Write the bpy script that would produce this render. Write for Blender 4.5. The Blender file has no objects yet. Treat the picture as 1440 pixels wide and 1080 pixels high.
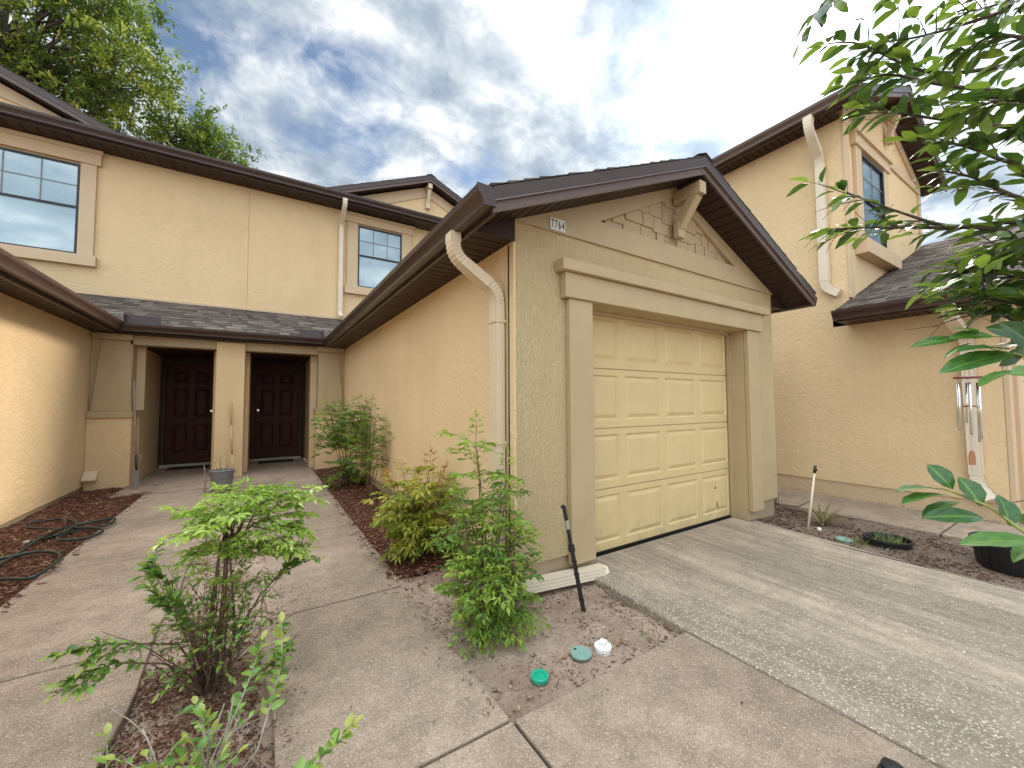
import bpy, math, random
from mathutils import Vector, Matrix
import numpy as np
rnd = random.Random(7)
sc = bpy.context.scene
COL = sc.collection
V = Vector
R = math.radians

# ------------------------------------------------------------------ camera
RX = V((0.84383078, -0.53658788, -0.00480227))
RDN = V((0.02130404, 0.04244198, -0.99887177))
RF = V((0.5361863, 0.84277644, 0.04724534))
F = 556.0
CAM = V((0, 0, 1.4))
cd = bpy.data.cameras.new('camera'); cam = bpy.data.objects.new('camera', cd); COL.objects.link(cam)
m = Matrix.Identity(4)
for i in range(3):
    m[i][0] = RX[i]; m[i][1] = -RDN[i]; m[i][2] = -RF[i]; m[i][3] = CAM[i]
cam.matrix_world = m
cd.sensor_width = 36; cd.lens = F / 1440 * 36; cd.clip_end = 1000; cd.clip_start = 0.05
sc.camera = cam

def at(px, py, d):
    """world point seen at px,py of the photograph, d metres ahead"""
    return CAM + (RX * (px - 720) + RDN * (py - 540) + RF * F) * (d / F)

# ------------------------------------------------------------------ materials
def mat(name):
    m = bpy.data.materials.new(name); m.use_nodes = True
    nt = m.node_tree; nt.nodes.clear()
    return m, nt
def N(nt, t, **k):
    n = nt.nodes.new(t)
    for a, b in k.items():
        if a.startswith('i_'):
            key = a[2:]
            key = int(key) if key.isdigit() else key.replace('_', ' ')
            n.inputs[key].default_value = b
        else: setattr(n, a, b)
    return n
def L(nt, a, b): nt.links.new(a, b)
def ramp(nt, fac, stops, interp='LINEAR'):
    r = nt.nodes.new('ShaderNodeValToRGB'); cr = r.color_ramp; cr.interpolation = interp
    while len(cr.elements) < len(stops): cr.elements.new(0.5)
    for e, (p, c) in zip(cr.elements, stops):
        e.position = p; e.color = (c[0], c[1], c[2], 1) if not isinstance(c, (int, float)) else (c, c, c, 1)
    L(nt, fac, r.inputs[0]); return r.outputs[0]
def noise(nt, co, scale, detail=4, rough=.55, dist=0.0):
    n = N(nt, 'ShaderNodeTexNoise'); n.inputs['Scale'].default_value = scale
    n.inputs['Detail'].default_value = detail; n.inputs['Roughness'].default_value = rough
    n.inputs['Distortion'].default_value = dist
    L(nt, co, n.inputs['Vector']); return n.outputs['Fac']
def mapping(nt, co, scale=(1, 1, 1), loc=(0, 0, 0)):
    n = N(nt, 'ShaderNodeMapping'); n.inputs['Scale'].default_value = scale; n.inputs['Location'].default_value = loc
    L(nt, co, n.inputs['Vector']); return n.outputs[0]
def mix(nt, fac, a, b, blend='MIX'):
    n = N(nt, 'ShaderNodeMix', data_type='RGBA', blend_type=blend)
    for s, v in ((n.inputs[0], fac), (n.inputs[6], a), (n.inputs[7], b)):
        if hasattr(v, 'is_linked'): L(nt, v, s)
        elif isinstance(v, (int, float)): s.default_value = v if s == n.inputs[0] else (v, v, v, 1)
        else: s.default_value = (v[0], v[1], v[2], 1)
    return n.outputs[2]
def mth(nt, op, a, b=0.0, clamp=False):
    n = N(nt, 'ShaderNodeMath', operation=op, use_clamp=clamp)
    for s, v in ((n.inputs[0], a), (n.inputs[1], b)):
        if hasattr(v, 'is_linked'): L(nt, v, s)
        else: s.default_value = v
    return n.outputs[0]
def bump(nt, h, strength, dist, prev=None):
    n = N(nt, 'ShaderNodeBump'); n.inputs['Strength'].default_value = strength; n.inputs['Distance'].default_value = dist
    L(nt, h, n.inputs['Height'])
    if prev: L(nt, prev, n.inputs['Normal'])
    return n.outputs[0]
def finish(nt, col, rough=.7, normal=None, metallic=0.0, spec=.5, coat=0.0):
    p = N(nt, 'ShaderNodeBsdfPrincipled'); o = N(nt, 'ShaderNodeOutputMaterial')
    if hasattr(col, 'is_linked'): L(nt, col, p.inputs['Base Color'])
    else: p.inputs['Base Color'].default_value = (*col, 1)
    if hasattr(rough, 'is_linked'): L(nt, rough, p.inputs['Roughness'])
    else: p.inputs['Roughness'].default_value = rough
    p.inputs['Metallic'].default_value = metallic; p.inputs['Specular IOR Level'].default_value = spec
    p.inputs['Coat Weight'].default_value = coat
    if normal: L(nt, normal, p.inputs['Normal'])
    L(nt, p.outputs[0], o.inputs[0]); return p
def geo(nt): return N(nt, 'ShaderNodeNewGeometry').outputs['Position']
def attr(nt, name='tone'):
    return N(nt, 'ShaderNodeAttribute', attribute_name=name).outputs['Fac']

def stucco(name, col, coarse=False):
    m, nt = mat(name); g = geo(nt)
    big = noise(nt, g, .9, 5, .6)
    streak = noise(nt, mapping(nt, g, (3.0, 3.0, .35)), 1.6, 5, .6)
    c = mix(nt, ramp(nt, big, [(.3, 0), (.72, 1)]), [x * .93 for x in col], [min(1, x * 1.05) for x in col])
    c = mix(nt, ramp(nt, streak, [(.5, 0), (.85, .22)]), c, (col[0] * .72, col[1] * .68, col[2] * .62))
    sp = noise(nt, g, 26, 3, .6)
    c = mix(nt, ramp(nt, sp, [(.70, 0), (.80, .35)]), c, [x * .7 for x in col])
    if coarse:
        w = noise(nt, mapping(nt, g, (1, 1, .34)), 70, 3, .5, 1.3)
        h1 = ramp(nt, w, [(.40, 0), (.66, 1)])
        n1 = bump(nt, h1, 1.0, .0048)
        n2 = bump(nt, noise(nt, g, 160, 3, .6), .4, .0025, n1)
        fine = ramp(nt, w, [(.3, .94), (.62, 1)])
        c = mix(nt, 1.0, c, fine, 'MULTIPLY')
    else:
        w = noise(nt, mapping(nt, g, (1, 1, .7)), 30, 4, .55, .8)
        n0 = bump(nt, noise(nt, mapping(nt, g, (1, 1, 1.4)), 7, 4, .6, .8), .55, .016)
        n1 = bump(nt, ramp(nt, w, [(.45, 0), (.66, 1)]), .6, .005, n0)
        n2 = bump(nt, noise(nt, g, 130, 3, .6), .45, .002, n1)
    finish(nt, c, .78, n2, spec=.35); return m
def paint(name, col, rough=.55, var=.06, bumpy=.15, scale=30, spec=.45):
    m, nt = mat(name); g = geo(nt)
    n = noise(nt, g, 3.0, 6, .65)
    c = mix(nt, ramp(nt, n, [(.3, 0), (.75, 1)]), [x * (1 - var) for x in col], [min(1, x * (1 + var)) for x in col])
    d = noise(nt, mapping(nt, g, (8, 8, 1.2)), 2.5, 5, .7)
    c = mix(nt, ramp(nt, d, [(.6, 0), (.85, .35)]), c, [x * .62 for x in col])
    nn = bump(nt, noise(nt, g, scale, 4, .6), bumpy, .003)
    rr = ramp(nt, n, [(.3, max(0, rough - .08)), (.8, min(1, rough + .1))])
    finish(nt, c, rr, nn, spec=spec); return m

def paint_door(name, col, rough, var, bumpy, scale):
    m = paint(name, col, rough, var, bumpy, scale); nt = m.node_tree
    p = [n for n in nt.nodes if n.type == 'BSDF_PRINCIPLED'][0]; src = p.inputs['Base Color'].links[0].from_socket
    g = geo(nt); z = N(nt, 'ShaderNodeSeparateXYZ'); L(nt, g, z.inputs[0])
    k = ramp(nt, z.outputs[2], [(.05, 1), (.5, 0)])
    n = ramp(nt, noise(nt, mapping(nt, g, (1, 1, .5)), 9, 6, .7), [(.45, 0), (.68, .4)])
    s2 = ramp(nt, noise(nt, mapping(nt, g, (30, 30, 2)), 1, 4, .7), [(.6, 0), (.8, .25)])
    c = mix(nt, mth(nt, 'MULTIPLY', k, n), src, (.27, .20, .11)); c = mix(nt, s2, c, (.38, .29, .15))
    L(nt, c, p.inputs['Base Color']); return m
WALLC = (.58, .41, .225)
M = {}
M['wall'] = stucco('stucco_smooth', (.69, .505, .285))
M['front'] = stucco('stucco_coarse', (.52, .40, .22), True)
M['front_smooth'] = paint('trim_board_khaki', (.42, .315, .178), .6, .07, .35, 60)
M['trim'] = paint('trim_paint_tan', (.43, .325, .182), .55, .06, .2, 45)
M['back_trim'] = paint('trim_paint_beige', (.56, .41, .25), .6, .05, .2, 45)
M['brace'] = paint('brace_paint', (.50, .38, .22), .55, .06, .3, 60)
M['door_gar'] = paint_door('garage_door_paint', (.60, .455, .225), .45, .06, .12, 70)
M['down'] = paint('downspout_enamel', (.60, .485, .33), .4, .05, .05, 20)
M['down_pale'] = paint('downspout_cream', (.66, .56, .42), .4, .05, .05, 20)
M['brown'] = paint('gutter_brown_enamel', (.045, .025, .019), .33, .12, .04, 10, .5)
M['lip'] = paint('brown_edge_highlight', (.16, .12, .11), .25, .1, .03, 10, .6)  # paler than the gutter brown: the lip's highlight put into the colour
M['brownlight'] = paint('gutter_brown_satin', (.105, .066, .052), .35, .12, .04, 10, .5)
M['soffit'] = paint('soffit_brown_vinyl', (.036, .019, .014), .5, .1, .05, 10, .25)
M['found'] = paint('foundation_tan', (.36, .27, .17), .85, .15, .6, 40, .2)
M['found_tan'] = stucco('foundation_stucco', (.56, .42, .25))
M['black'] = paint('black_plastic', (.012, .012, .013), .4, .2, .05)
M['hose'] = paint('hose_green_rubber', (.012, .030, .026), .38, .2, .05)
M['white'] = paint('white_plastic', (.75, .73, .68), .5, .04, .05)
M['green'] = paint('green_plastic', (.01, .34, .21), .38, .1, .1, 120)
M['palegreen'] = paint('weathered_green_plastic', (.20, .33, .28), .65, .15, .3, 120)
M['galv'] = paint('galvanised_steel', (.17, .17, .165), .38, .2, .05)
M['chrome'], nt = mat('polished_aluminium'); finish(nt, (.72, .72, .70), .22, metallic=1.0)
M['darkmetal'], nt = mat('door_hardware'); finish(nt, (.05, .045, .04), .3, metallic=.8)
M['wood_red'] = paint('red_brown_wood', (.20, .045, .025), .4, .2, .1)
M['wood_pale'] = paint('pale_wood', (.55, .36, .16), .55, .12, .1)
M['wood_grey'] = paint('weathered_wood', (.26, .20, .14), .8, .2, .2)
M['rope'] = paint('cord', (.35, .30, .25), .8, .1, .1)
M['terra'] = paint('clay_brown', (.33, .13, .06), .6, .15, .1)
M['black_ink'], nt = mat('black_digits'); finish(nt, (.01, .01, .01), .4)
M['doorred'] = paint('door_red_brown', (.055, .018, .009), .5, .2, .1, 25, .12)
M['surround'] = paint('surround_shade_brown', (.05, .026, .014), .6, .1, .1, 30, .2)  # dark frame brown, also standing in for shade on the entry walls
M['cap_grey'] = paint('threshold_metal', (.34, .30, .22), .45, .1, .1)
M['mat_dark'] = paint('dark_doormat', (.02, .018, .016), .95, .2, .8, 200)

def m_shingle():
    m, nt = mat('asphalt_shingle'); g = geo(nt); t = attr(nt)
    base = ramp(nt, t, [(0, (.065, .050, .041)), (.35, (.108, .085, .069)), (.7, (.158, .127, .103)), (1, (.22, .182, .150))])
    gr = noise(nt, g, 320, 2, .7)
    c = mix(nt, .55, base, ramp(nt, gr, [(.3, .45), (.7, 1.3)]), 'MULTIPLY')
    lich = noise(nt, g, 1.7, 5, .6)
    c = mix(nt, ramp(nt, lich, [(.5, 0), (.8, .3)]), c, (.10, .095, .08))
    finish(nt, c, .9, bump(nt, gr, .5, .003), spec=.25); return m
M['shingle'] = m_shingle()

def m_concrete(name, mode):
    m, nt = mat(name); g = geo(nt)
    big = noise(nt, g, .7, 6, .6)
    mid = noise(nt, g, 5.0, 6, .65, .3)
    if mode == 'drive':
        a, b = (.26, .208, .150), (.48, .385, .285)
        st = noise(nt, mapping(nt, g, (2.6, .30, 1)), 1.0, 6, .6, .4)
        st2 = noise(nt, mapping(nt, g, (14, .9, 1)), 1.0, 5, .6, .2)
        c = mix(nt, ramp(nt, st, [(.38, 0), (.62, 1)]), a, b)
        c = mix(nt, ramp(nt, st2, [(.38, .55), (.56, 0)]), c, (.15, .125, .085))
    else:
        a, b = (.215, .158, .110), (.42, .315, .228)
        c = mix(nt, ramp(nt, big, [(.33, 0), (.68, 1)]), a, b)
    c = mix(nt, ramp(nt, mid, [(.33, .6), (.6, 0)]), c, [x * .7 for x in a])
    fn = noise(nt, g, 24, 5, .7)
    c = mix(nt, .5, c, ramp(nt, fn, [(.3, .72), (.7, 1.25)]), 'MULTIPLY')
    pk = noise(nt, mapping(nt, g, (1, 1, 1), (4, 2, 0)), 1.6, 5, .6)
    c = mix(nt, ramp(nt, pk, [(.52, 0), (.75, .45)]), c, (.40, .30, .225) if mode != 'drive' else (.47, .37, .27))
    wx = N(nt, 'ShaderNodeSeparateXYZ'); L(nt, g, wx.inputs[0])
    co = N(nt, 'ShaderNodeVectorMath', operation='ADD')
    dn = N(nt, 'ShaderNodeTexNoise'); dn.inputs['Scale'].default_value = 40; L(nt, g, dn.inputs['Vector'])
    sc_ = N(nt, 'ShaderNodeVectorMath', operation='SCALE'); sc_.inputs['Scale'].default_value = .02
    L(nt, dn.outputs['Color'], sc_.inputs[0]); L(nt, g, co.inputs[0]); L(nt, sc_.outputs[0], co.inputs[1])
    def vor(scale, src):
        v = N(nt, 'ShaderNodeTexVoronoi', feature='F1'); v.inputs['Scale'].default_value = scale
        v.inputs['Randomness'].default_value = 1; L(nt, src, v.inputs['Vector'])
        s = N(nt, 'ShaderNodeSeparateColor'); L(nt, v.outputs['Color'], s.inputs[0])
        return v.outputs['Distance'], s.outputs[0], s.outputs[1]
    # fine exposed grit everywhere
    d1, r1, q1 = vor(150, co.outputs[0])
    body = ramp(nt, d1, [(.30, 1), (.52, 0)])
    lightg = mth(nt, 'MULTIPLY', body, ramp(nt, r1, [(.5, 0), (.95, .9)]))
    darkg = mth(nt, 'MULTIPLY', body, ramp(nt, q1, [(.55, 0), (.75, 1)]))
    c = mix(nt, mth(nt, 'MULTIPLY', darkg, .75), c, (.11, .085, .06))
    c = mix(nt, lightg, c, (.56, .455, .355))
    hgt = mth(nt, 'MULTIPLY', body, .6)
    if mode == 'drive':
        # band of worn surface with white shell showing
        d2, r2, q2 = vor(95, mapping(nt, co.outputs[0], (1, .75, 1)))
        b2 = ramp(nt, d2, [(.26, 1), (.42, 0)])
        wob = noise(nt, g, 1.3, 4, .6)
        x = mth(nt, 'ADD', wx.outputs[0], mth(nt, 'MULTIPLY', wob, .55))
        y_ = mth(nt, 'MULTIPLY', mth(nt, 'SUBTRACT', 1.0, wx.outputs[1]), .28)
        x = mth(nt, 'SUBTRACT', x, y_)
        band = ramp(nt, mth(nt, 'DIVIDE', mth(nt, 'SUBTRACT', x, 2.2), 2.2), [(.0, 1), (.26, 1), (.42, .32), (.9, .10)])
        keep = mth(nt, 'LESS_THAN', r2, mth(nt, 'MULTIPLY', band, .6))
        sh = mth(nt, 'MULTIPLY', b2, keep)
        c = mix(nt, mth(nt, 'MULTIPLY', band, .35), c, (.19, .155, .115))
        shc = mix(nt, q2, (.74, .66, .55), (.42, .34, .25))
        c = mix(nt, sh, c, shc)
        hgt = mth(nt, 'ADD', hgt, mth(nt, 'MULTIPLY', sh, .8))
    n1 = bump(nt, hgt, .55, .003)
    n2 = bump(nt, noise(nt, g, 60, 5, .7), .35, .004, n1)
    finish(nt, c, .88, n2, spec=.3); return m
M['walk'] = m_concrete('brushed_grit_concrete', 'walk')
M['drive'] = m_concrete('shell_aggregate_concrete', 'drive')
M['joint'], nt = mat('joint_dirt'); finish(nt, (.035, .026, .018), .95)

def m_soil(nm='sandy_soil', k=1.0):
    m, nt = mat(nm); g = geo(nt)
    a = noise(nt, g, 2.2, 6, .65); b = noise(nt, g, 38, 5, .7)
    c = mix(nt, ramp(nt, a, [(.35, 0), (.65, 1)]), (.25 * k, .175 * k, .125 * k), (.44 * k, .335 * k, .255 * k))
    c = mix(nt, ramp(nt, b, [(.33, .55), (.52, 0)]), c, (.12, .075, .055))
    v = N(nt, 'ShaderNodeTexVoronoi'); v.inputs['Scale'].default_value = 55; L(nt, g, v.inputs['Vector'])
    s = N(nt, 'ShaderNodeSeparateColor'); L(nt, v.outputs['Color'], s.inputs[0])
    fl = mth(nt, 'MULTIPLY', ramp(nt, v.outputs['Distance'], [(.16, 1), (.24, 0)]), ramp(nt, s.outputs[0], [(.9, 0), (.93, 1)]))
    c = mix(nt, fl, c, (.5, .42, .34))
    n1 = bump(nt, b, .9, .012); n2 = bump(nt, noise(nt, g, 170, 3, .7), .5, .003, n1)
    finish(nt, c, .95, n2, spec=.2); return m
M['soil'] = m_soil(); M['soil_dark'] = m_soil('dark_garden_soil', .52)
def m_mulchbed():
    m, nt = mat('mulch_matted'); g = geo(nt)
    b = noise(nt, mapping(nt, g, (1, 1.6, 1)), 34, 5, .7, 1.0)
    c = ramp(nt, b, [(.3, (.026, .012, .007)), (.5, (.09, .036, .020)), (.7, (.20, .085, .048))])
    finish(nt, c, .95, bump(nt, b, 1.0, .02), spec=.2); return m
M['mulchbed'] = m_mulchbed()
def m_tone(name, stops, rough=.8, trans=0.0, var=.25, spec=.4):
    m, nt = mat(name); t = attr(nt); g = geo(nt)
    c = ramp(nt, t, stops)
    n = noise(nt, g, 60, 3, .6)
    c = mix(nt, var, c, ramp(nt, n, [(.3, .5), (.7, 1.35)]), 'MULTIPLY')
    p = finish(nt, c, rough, spec=spec)
    if trans:
        o = [n for n in nt.nodes if n.type == 'OUTPUT_MATERIAL'][0]
        tr = N(nt, 'ShaderNodeBsdfTranslucent'); mx = N(nt, 'ShaderNodeMixShader'); mx.inputs[0].default_value = trans
        L(nt, mix(nt, 1.0, c, (1.5, 1.6, .7), 'MULTIPLY'), tr.inputs[0])
        L(nt, p.outputs[0], mx.inputs[1]); L(nt, tr.outputs[0], mx.inputs[2]); L(nt, mx.outputs[0], o.inputs[0])
    return m
M['chips'] = m_tone('bark_chips', [(0, (.035, .014, .008)), (.5, (.15, .06, .032)), (.85, (.26, .12, .07)), (1, (.40, .27, .17))])
M['litter'] = m_tone('dry_leaves', [(0, (.07, .035, .02)), (.5, (.20, .10, .055)), (1, (.42, .31, .20))])
M['leaf'] = m_tone('nandina_leaf', [(0, (.03, .075, .012)), (.35, (.085, .17, .022)), (.7, (.19, .30, .035)), (1, (.34, .42, .07))], .45, .3)
M['leaf_yellow'] = m_tone('nandina_leaf_yellow', [(0, (.10, .15, .02)), (.45, (.27, .32, .04)), (.85, (.47, .42, .07)), (1, (.45, .16, .06))], .45, .3)
M['leaf_bright'] = m_tone('nandina_leaf_fresh', [(0, (.10, .18, .03)), (.4, (.24, .36, .05)), (.8, (.38, .49, .09)), (1, (.60, .64, .32))], .45, .35)
M['privet'] = m_tone('privet_leaf', [(0, (.040, .095, .018)), (.5, (.11, .21, .035)), (.85, (.22, .34, .06)), (1, (.36, .36, .09))], .38, .25)
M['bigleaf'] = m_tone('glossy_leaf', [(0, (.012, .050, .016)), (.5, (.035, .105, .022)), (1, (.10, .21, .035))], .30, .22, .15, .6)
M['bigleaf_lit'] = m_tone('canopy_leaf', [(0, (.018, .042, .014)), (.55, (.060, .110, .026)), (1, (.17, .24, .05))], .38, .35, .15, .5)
M['treeleaf'] = m_tone('tree_leaf', [(0, (.035, .065, .012)), (.5, (.085, .135, .022)), (.85, (.22, .28, .045)), (1, (.40, .38, .11))], .6, .35)
M['grass'] = m_tone('weed_blade', [(0, (.05, .10, .02)), (.6, (.14, .22, .05)), (1, (.35, .30, .14))], .6, .25)
M['spiky'] = m_tone('strap_leaf', [(0, (.10, .12, .045)), (.5, (.22, .20, .09)), (1, (.34, .24, .14))], .55, .2)
def m_bark(name, c1, c2):
    m, nt = mat(name); g = geo(nt)
    n = noise(nt, mapping(nt, g, (1, 1, .3)), 40, 5, .7)
    finish(nt, ramp(nt, n, [(.3, c1), (.7, c2)]), .9, bump(nt, n, .8, .004), spec=.2); return m
M['cane'] = m_bark('cane_bark', (.06, .038, .026), (.22, .14, .095))
M['twig'] = m_bark('pale_twig', (.17, .13, .10), (.42, .36, .30))
M['bark'] = m_bark('trunk_bark', (.035, .026, .019), (.13, .10, .08))
M['greenstem'] = m_bark('green_stem', (.14, .17, .04), (.30, .30, .09))
def m_blind():
    m, nt = mat('white_blind'); g = geo(nt)
    s = N(nt, 'ShaderNodeSeparateXYZ'); L(nt, g, s.inputs[0])
    w = mth(nt, 'FRACT', mth(nt, 'MULTIPLY', s.outputs[2], 22))
    c = mix(nt, ramp(nt, w, [(0, .35), (.12, 0), (.8, 0), (1, .4)]), (.78, .80, .80), (.42, .45, .47))
    finish(nt, c, .7); return m
M['blind'] = m_blind()
def m_glass():
    m, nt = mat('window_glass')
    g = N(nt, 'ShaderNodeBsdfGlossy'); g.inputs['Roughness'].default_value = .02; g.inputs[0].default_value = (.85, .92, .97, 1)
    t = N(nt, 'ShaderNodeBsdfTransparent'); t.inputs[0].default_value = (.84, .89, .90, 1)
    mx = N(nt, 'ShaderNodeMixShader'); o = N(nt, 'ShaderNodeOutputMaterial')
    lw = N(nt, 'ShaderNodeLayerWeight'); lw.inputs[0].default_value = .35
    f = ramp(nt, lw.outputs['Fresnel'], [(0, .10), (.6, .22), (1, .8)])
    L(nt, f, mx.inputs[0]); L(nt, t.outputs[0], mx.inputs[1]); L(nt, g.outputs[0], mx.inputs[2]); L(nt, mx.outputs[0], o.inputs[0])
    return m
M['glass'] = m_glass()

# ------------------------------------------------------------------ mesh builder
class MB:
    def __init__(s): s.v = []; s.f = []; s.t = []; s.smooth = []; s.chunks = []
    def add(s, vs, fs, tone=0.5, sm=False):
        b = len(s.v); s.chunks.append((b, len(s.f))); s.v += [tuple(x) for x in vs]
        for f in fs: s.f.append(tuple(b + i for i in f)); s.t.append(tone); s.smooth.append(sm)
    def box(s, x0, x1, y0, y1, z0, z1, tone=.5):
        s.add([(x0, y0, z0), (x1, y0, z0), (x1, y1, z0), (x0, y1, z0), (x0, y0, z1), (x1, y0, z1), (x1, y1, z1), (x0, y1, z1)],
              [(0, 3, 2, 1), (4, 5, 6, 7), (0, 1, 5, 4), (1, 2, 6, 5), (2, 3, 7, 6), (3, 0, 4, 7)], tone)
        return s
    def quad(s, a, b, c, d, tone=.5): s.add([a, b, c, d], [(0, 1, 2, 3)], tone); return s
    def prism(s, pts, dvec, tone=.5):
        """closed outline pts (3-D, planar) extruded by dvec"""
        n = len(pts); d = V(dvec); p = [V(q) for q in pts]
        nrm = V((0, 0, 0))
        for i in range(n): nrm += p[i].cross(p[(i + 1) % n])
        if nrm.dot(d) > 0: p.reverse()
        vs = p + [q + d for q in p]
        fs = [tuple(range(n)), tuple(range(2 * n - 1, n - 1, -1))]
        for i in range(n):
            j = (i + 1) % n; fs.append((j, i, i + n, j + n))
        s.add(vs, fs, tone); return s
    def obox(s, c, u, v, w, tone=.5):
        c, u, v, w = V(c), V(u), V(v), V(w)
        if u.cross(v).dot(w) < 0: u = -u
        vs = [c + u * a + v * b + w * d for d in (-1, 1) for b in (-1, 1) for a in (-1, 1)]
        s.add(vs, [(0, 2, 3, 1), (4, 5, 7, 6), (0, 1, 5, 4), (1, 3, 7, 5), (3, 2, 6, 7), (2, 0, 4, 6)], tone); return s
    def beam(s, a, b, wdt, hgt, up=(0, 0, 1), tone=.5):
        a, b = V(a), V(b); d = (b - a); l = d.length / 2; d.normalize()
        side = d.cross(V(up)).normalized(); u = side.cross(d).normalized()
        return s.obox((a + b) / 2, d * l, side * wdt / 2, u * hgt / 2, tone)
    def tube(s, pts, rad, n=6, tone=.5, closed=False, caps=True, sm=True):
        pts = [V(p) for p in pts]; k = len(pts)
        if isinstance(rad, (int, float)): rad = [rad] * k
        rings = []; prev = None
        for i in range(k):
            t = (pts[(i + 1) % k] - pts[i - 1]) if closed else (pts[min(i + 1, k - 1)] - pts[max(i - 1, 0)])
            if t.length < 1e-9: t = V((0, 0, 1))
            t.normalize()
            if prev is None:
                a = V((0, 0, 1)) if abs(t.z) < .9 else V((1, 0, 0)); x = t.cross(a).normalized()
            else:
                x = prev - t * prev.dot(t)
                x = x.normalized() if x.length > 1e-6 else t.orthogonal().normalized()
            prev = x; y = t.cross(x)
            rings.append([pts[i] + (x * math.cos(2 * math.pi * j / n) + y * math.sin(2 * math.pi * j / n)) * rad[i] for j in range(n)])
        vs = [q for r_ in rings for q in r_]; fs = []
        for i in range(k if closed else k - 1):
            a, b = i * n, ((i + 1) % k) * n
            for j in range(n): fs.append((a + j, a + (j + 1) % n, b + (j + 1) % n, b + j))
        if caps and not closed:
            fs.append(tuple(range(n - 1, -1, -1))); fs.append(tuple((k - 1) * n + j for j in range(n)))
        s.add(vs, fs, tone, sm); return s
    def lathe(s, c, prof, n=32, tone=.5, axis=(0, 0, 1), sm=True):
        """prof: (radius, height) from bottom to top, outside"""
        c = V(c); ax = V(axis).normalized(); x = ax.orthogonal().normalized(); y = ax.cross(x)
        vs = []; fs = []; k = len(prof); segs = []; cur = [prof[0]]
        for i in range(1, k):
            cur.append(prof[i])
            if i < k - 1:
                a = V((prof[i][0] - prof[i - 1][0], prof[i][1] - prof[i - 1][1])); d = V((prof[i + 1][0] - prof[i][0], prof[i + 1][1] - prof[i][1]))
                if a.length > 1e-6 and d.length > 1e-6 and a.angle(d) > .6: segs.append(cur); cur = [prof[i]]
        segs.append(cur)
        for sg in segs:
            b0 = len(vs)
            for r_, h in sg:
                for j in range(n):
                    a = 2 * math.pi * j / n
                    vs.append(c + ax * h + (x * math.cos(a) + y * math.sin(a)) * max(r_, 1e-4))
            for i in range(len(sg) - 1):
                for j in range(n): fs.append((b0 + i * n + j, b0 + i * n + (j + 1) % n, b0 + (i + 1) * n + (j + 1) % n, b0 + (i + 1) * n + j))
        s.add(vs, fs, tone, sm); return s
    def leaf(s, b, d, nrm, ln, w, tone=.5, fold=.25, droop=.15, simple=False):
        d = d.normalized(); side = d.cross(nrm)
        if side.length < 1e-5: side = d.orthogonal()
        side.normalize(); up = side.cross(d)
        if simple:
            mm = b + d * ln * .42 + up * (-0.02 * ln)
            s.add([b, mm + side * w / 2 + up * fold * w * .5, b + d * ln - up * ln * droop, mm - side * w / 2 + up * fold * w * .5],
                  [(0, 1, 2), (0, 2, 3)], tone); return
        c1 = b + d * ln * .30; c2 = b + d * ln * .62 - up * ln * droop * .35; t = b + d * ln - up * ln * droop
        e = up * fold * w * .5
        s.add([b, c1, c2, t, c1 + side * w * .44 + e, c2 + side * w * .47 + e, c1 - side * w * .44 + e, c2 - side * w * .47 + e,
               b + d * ln * .1 + side * w * .18, b + d * ln * .1 - side * w * .18,
               b + d * ln * .86 + side * w * .22 - up * ln * droop * .7, b + d * ln * .86 - side * w * .22 - up * ln * droop * .7],
              [(0, 8, 4, 1), (0, 1, 6, 9), (1, 4, 5, 2), (1, 2, 7, 6), (2, 5, 10, 3), (2, 3, 11, 7)], tone, True)
    def build(s, name, material, parent=None):
        me = bpy.data.meshes.new(name)
        me.from_pydata(s.v, [], s.f)
        me.polygons.foreach_set('use_smooth', s.smooth)
        a = me.attributes.new('tone', 'FLOAT', 'FACE'); a.data.foreach_set('value', s.t)
        me.materials.append(material); me.update()
        o = bpy.data.objects.new(name, me); COL.objects.link(o)
        if parent:
            o.parent = parent; o.location = -TOPLOC(parent)
        return o
def each(b, name, material, parent=None, bev=0):
    """one object per solid collected in b"""
    n = len(b.chunks)
    for i, (v0, f0) in enumerate(b.chunks):
        v1, f1 = b.chunks[i + 1] if i + 1 < n else (len(b.v), len(b.f))
        c = MB(); c.v = b.v[v0:v1]; c.f = [tuple(q - v0 for q in f) for f in b.f[f0:f1]]; c.t = b.t[f0:f1]; c.smooth = b.smooth[f0:f1]
        o = c.build(name, material, parent)
        if bev: bevel(o, bev)
def TOPLOC(o):
    l = o.location.copy()
    while o.parent: o = o.parent; l += o.location
    return l
def bevel(o, w, seg=2):
    b = o.modifiers.new('bevel', 'BEVEL'); b.width = w; b.segments = seg; b.limit_method = 'ANGLE'; b.angle_limit = R(40)
    b.harden_normals = False; return o
def thing(name, label, cat, loc=(0, 0, 0), group=None):
    o = bpy.data.objects.new(name, None); o.empty_display_size = .2; COL.objects.link(o); o.location = loc
    o['label'] = label; o['category'] = cat
    if group: o['group'] = group
    return o
def tag(o, label, cat, group=None, kind=None):
    o['label'] = label; o['category'] = cat
    if group: o['group'] = group
    if kind: o['kind'] = kind
    return o
def struct(o): o['kind'] = 'structure'; return o

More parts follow.
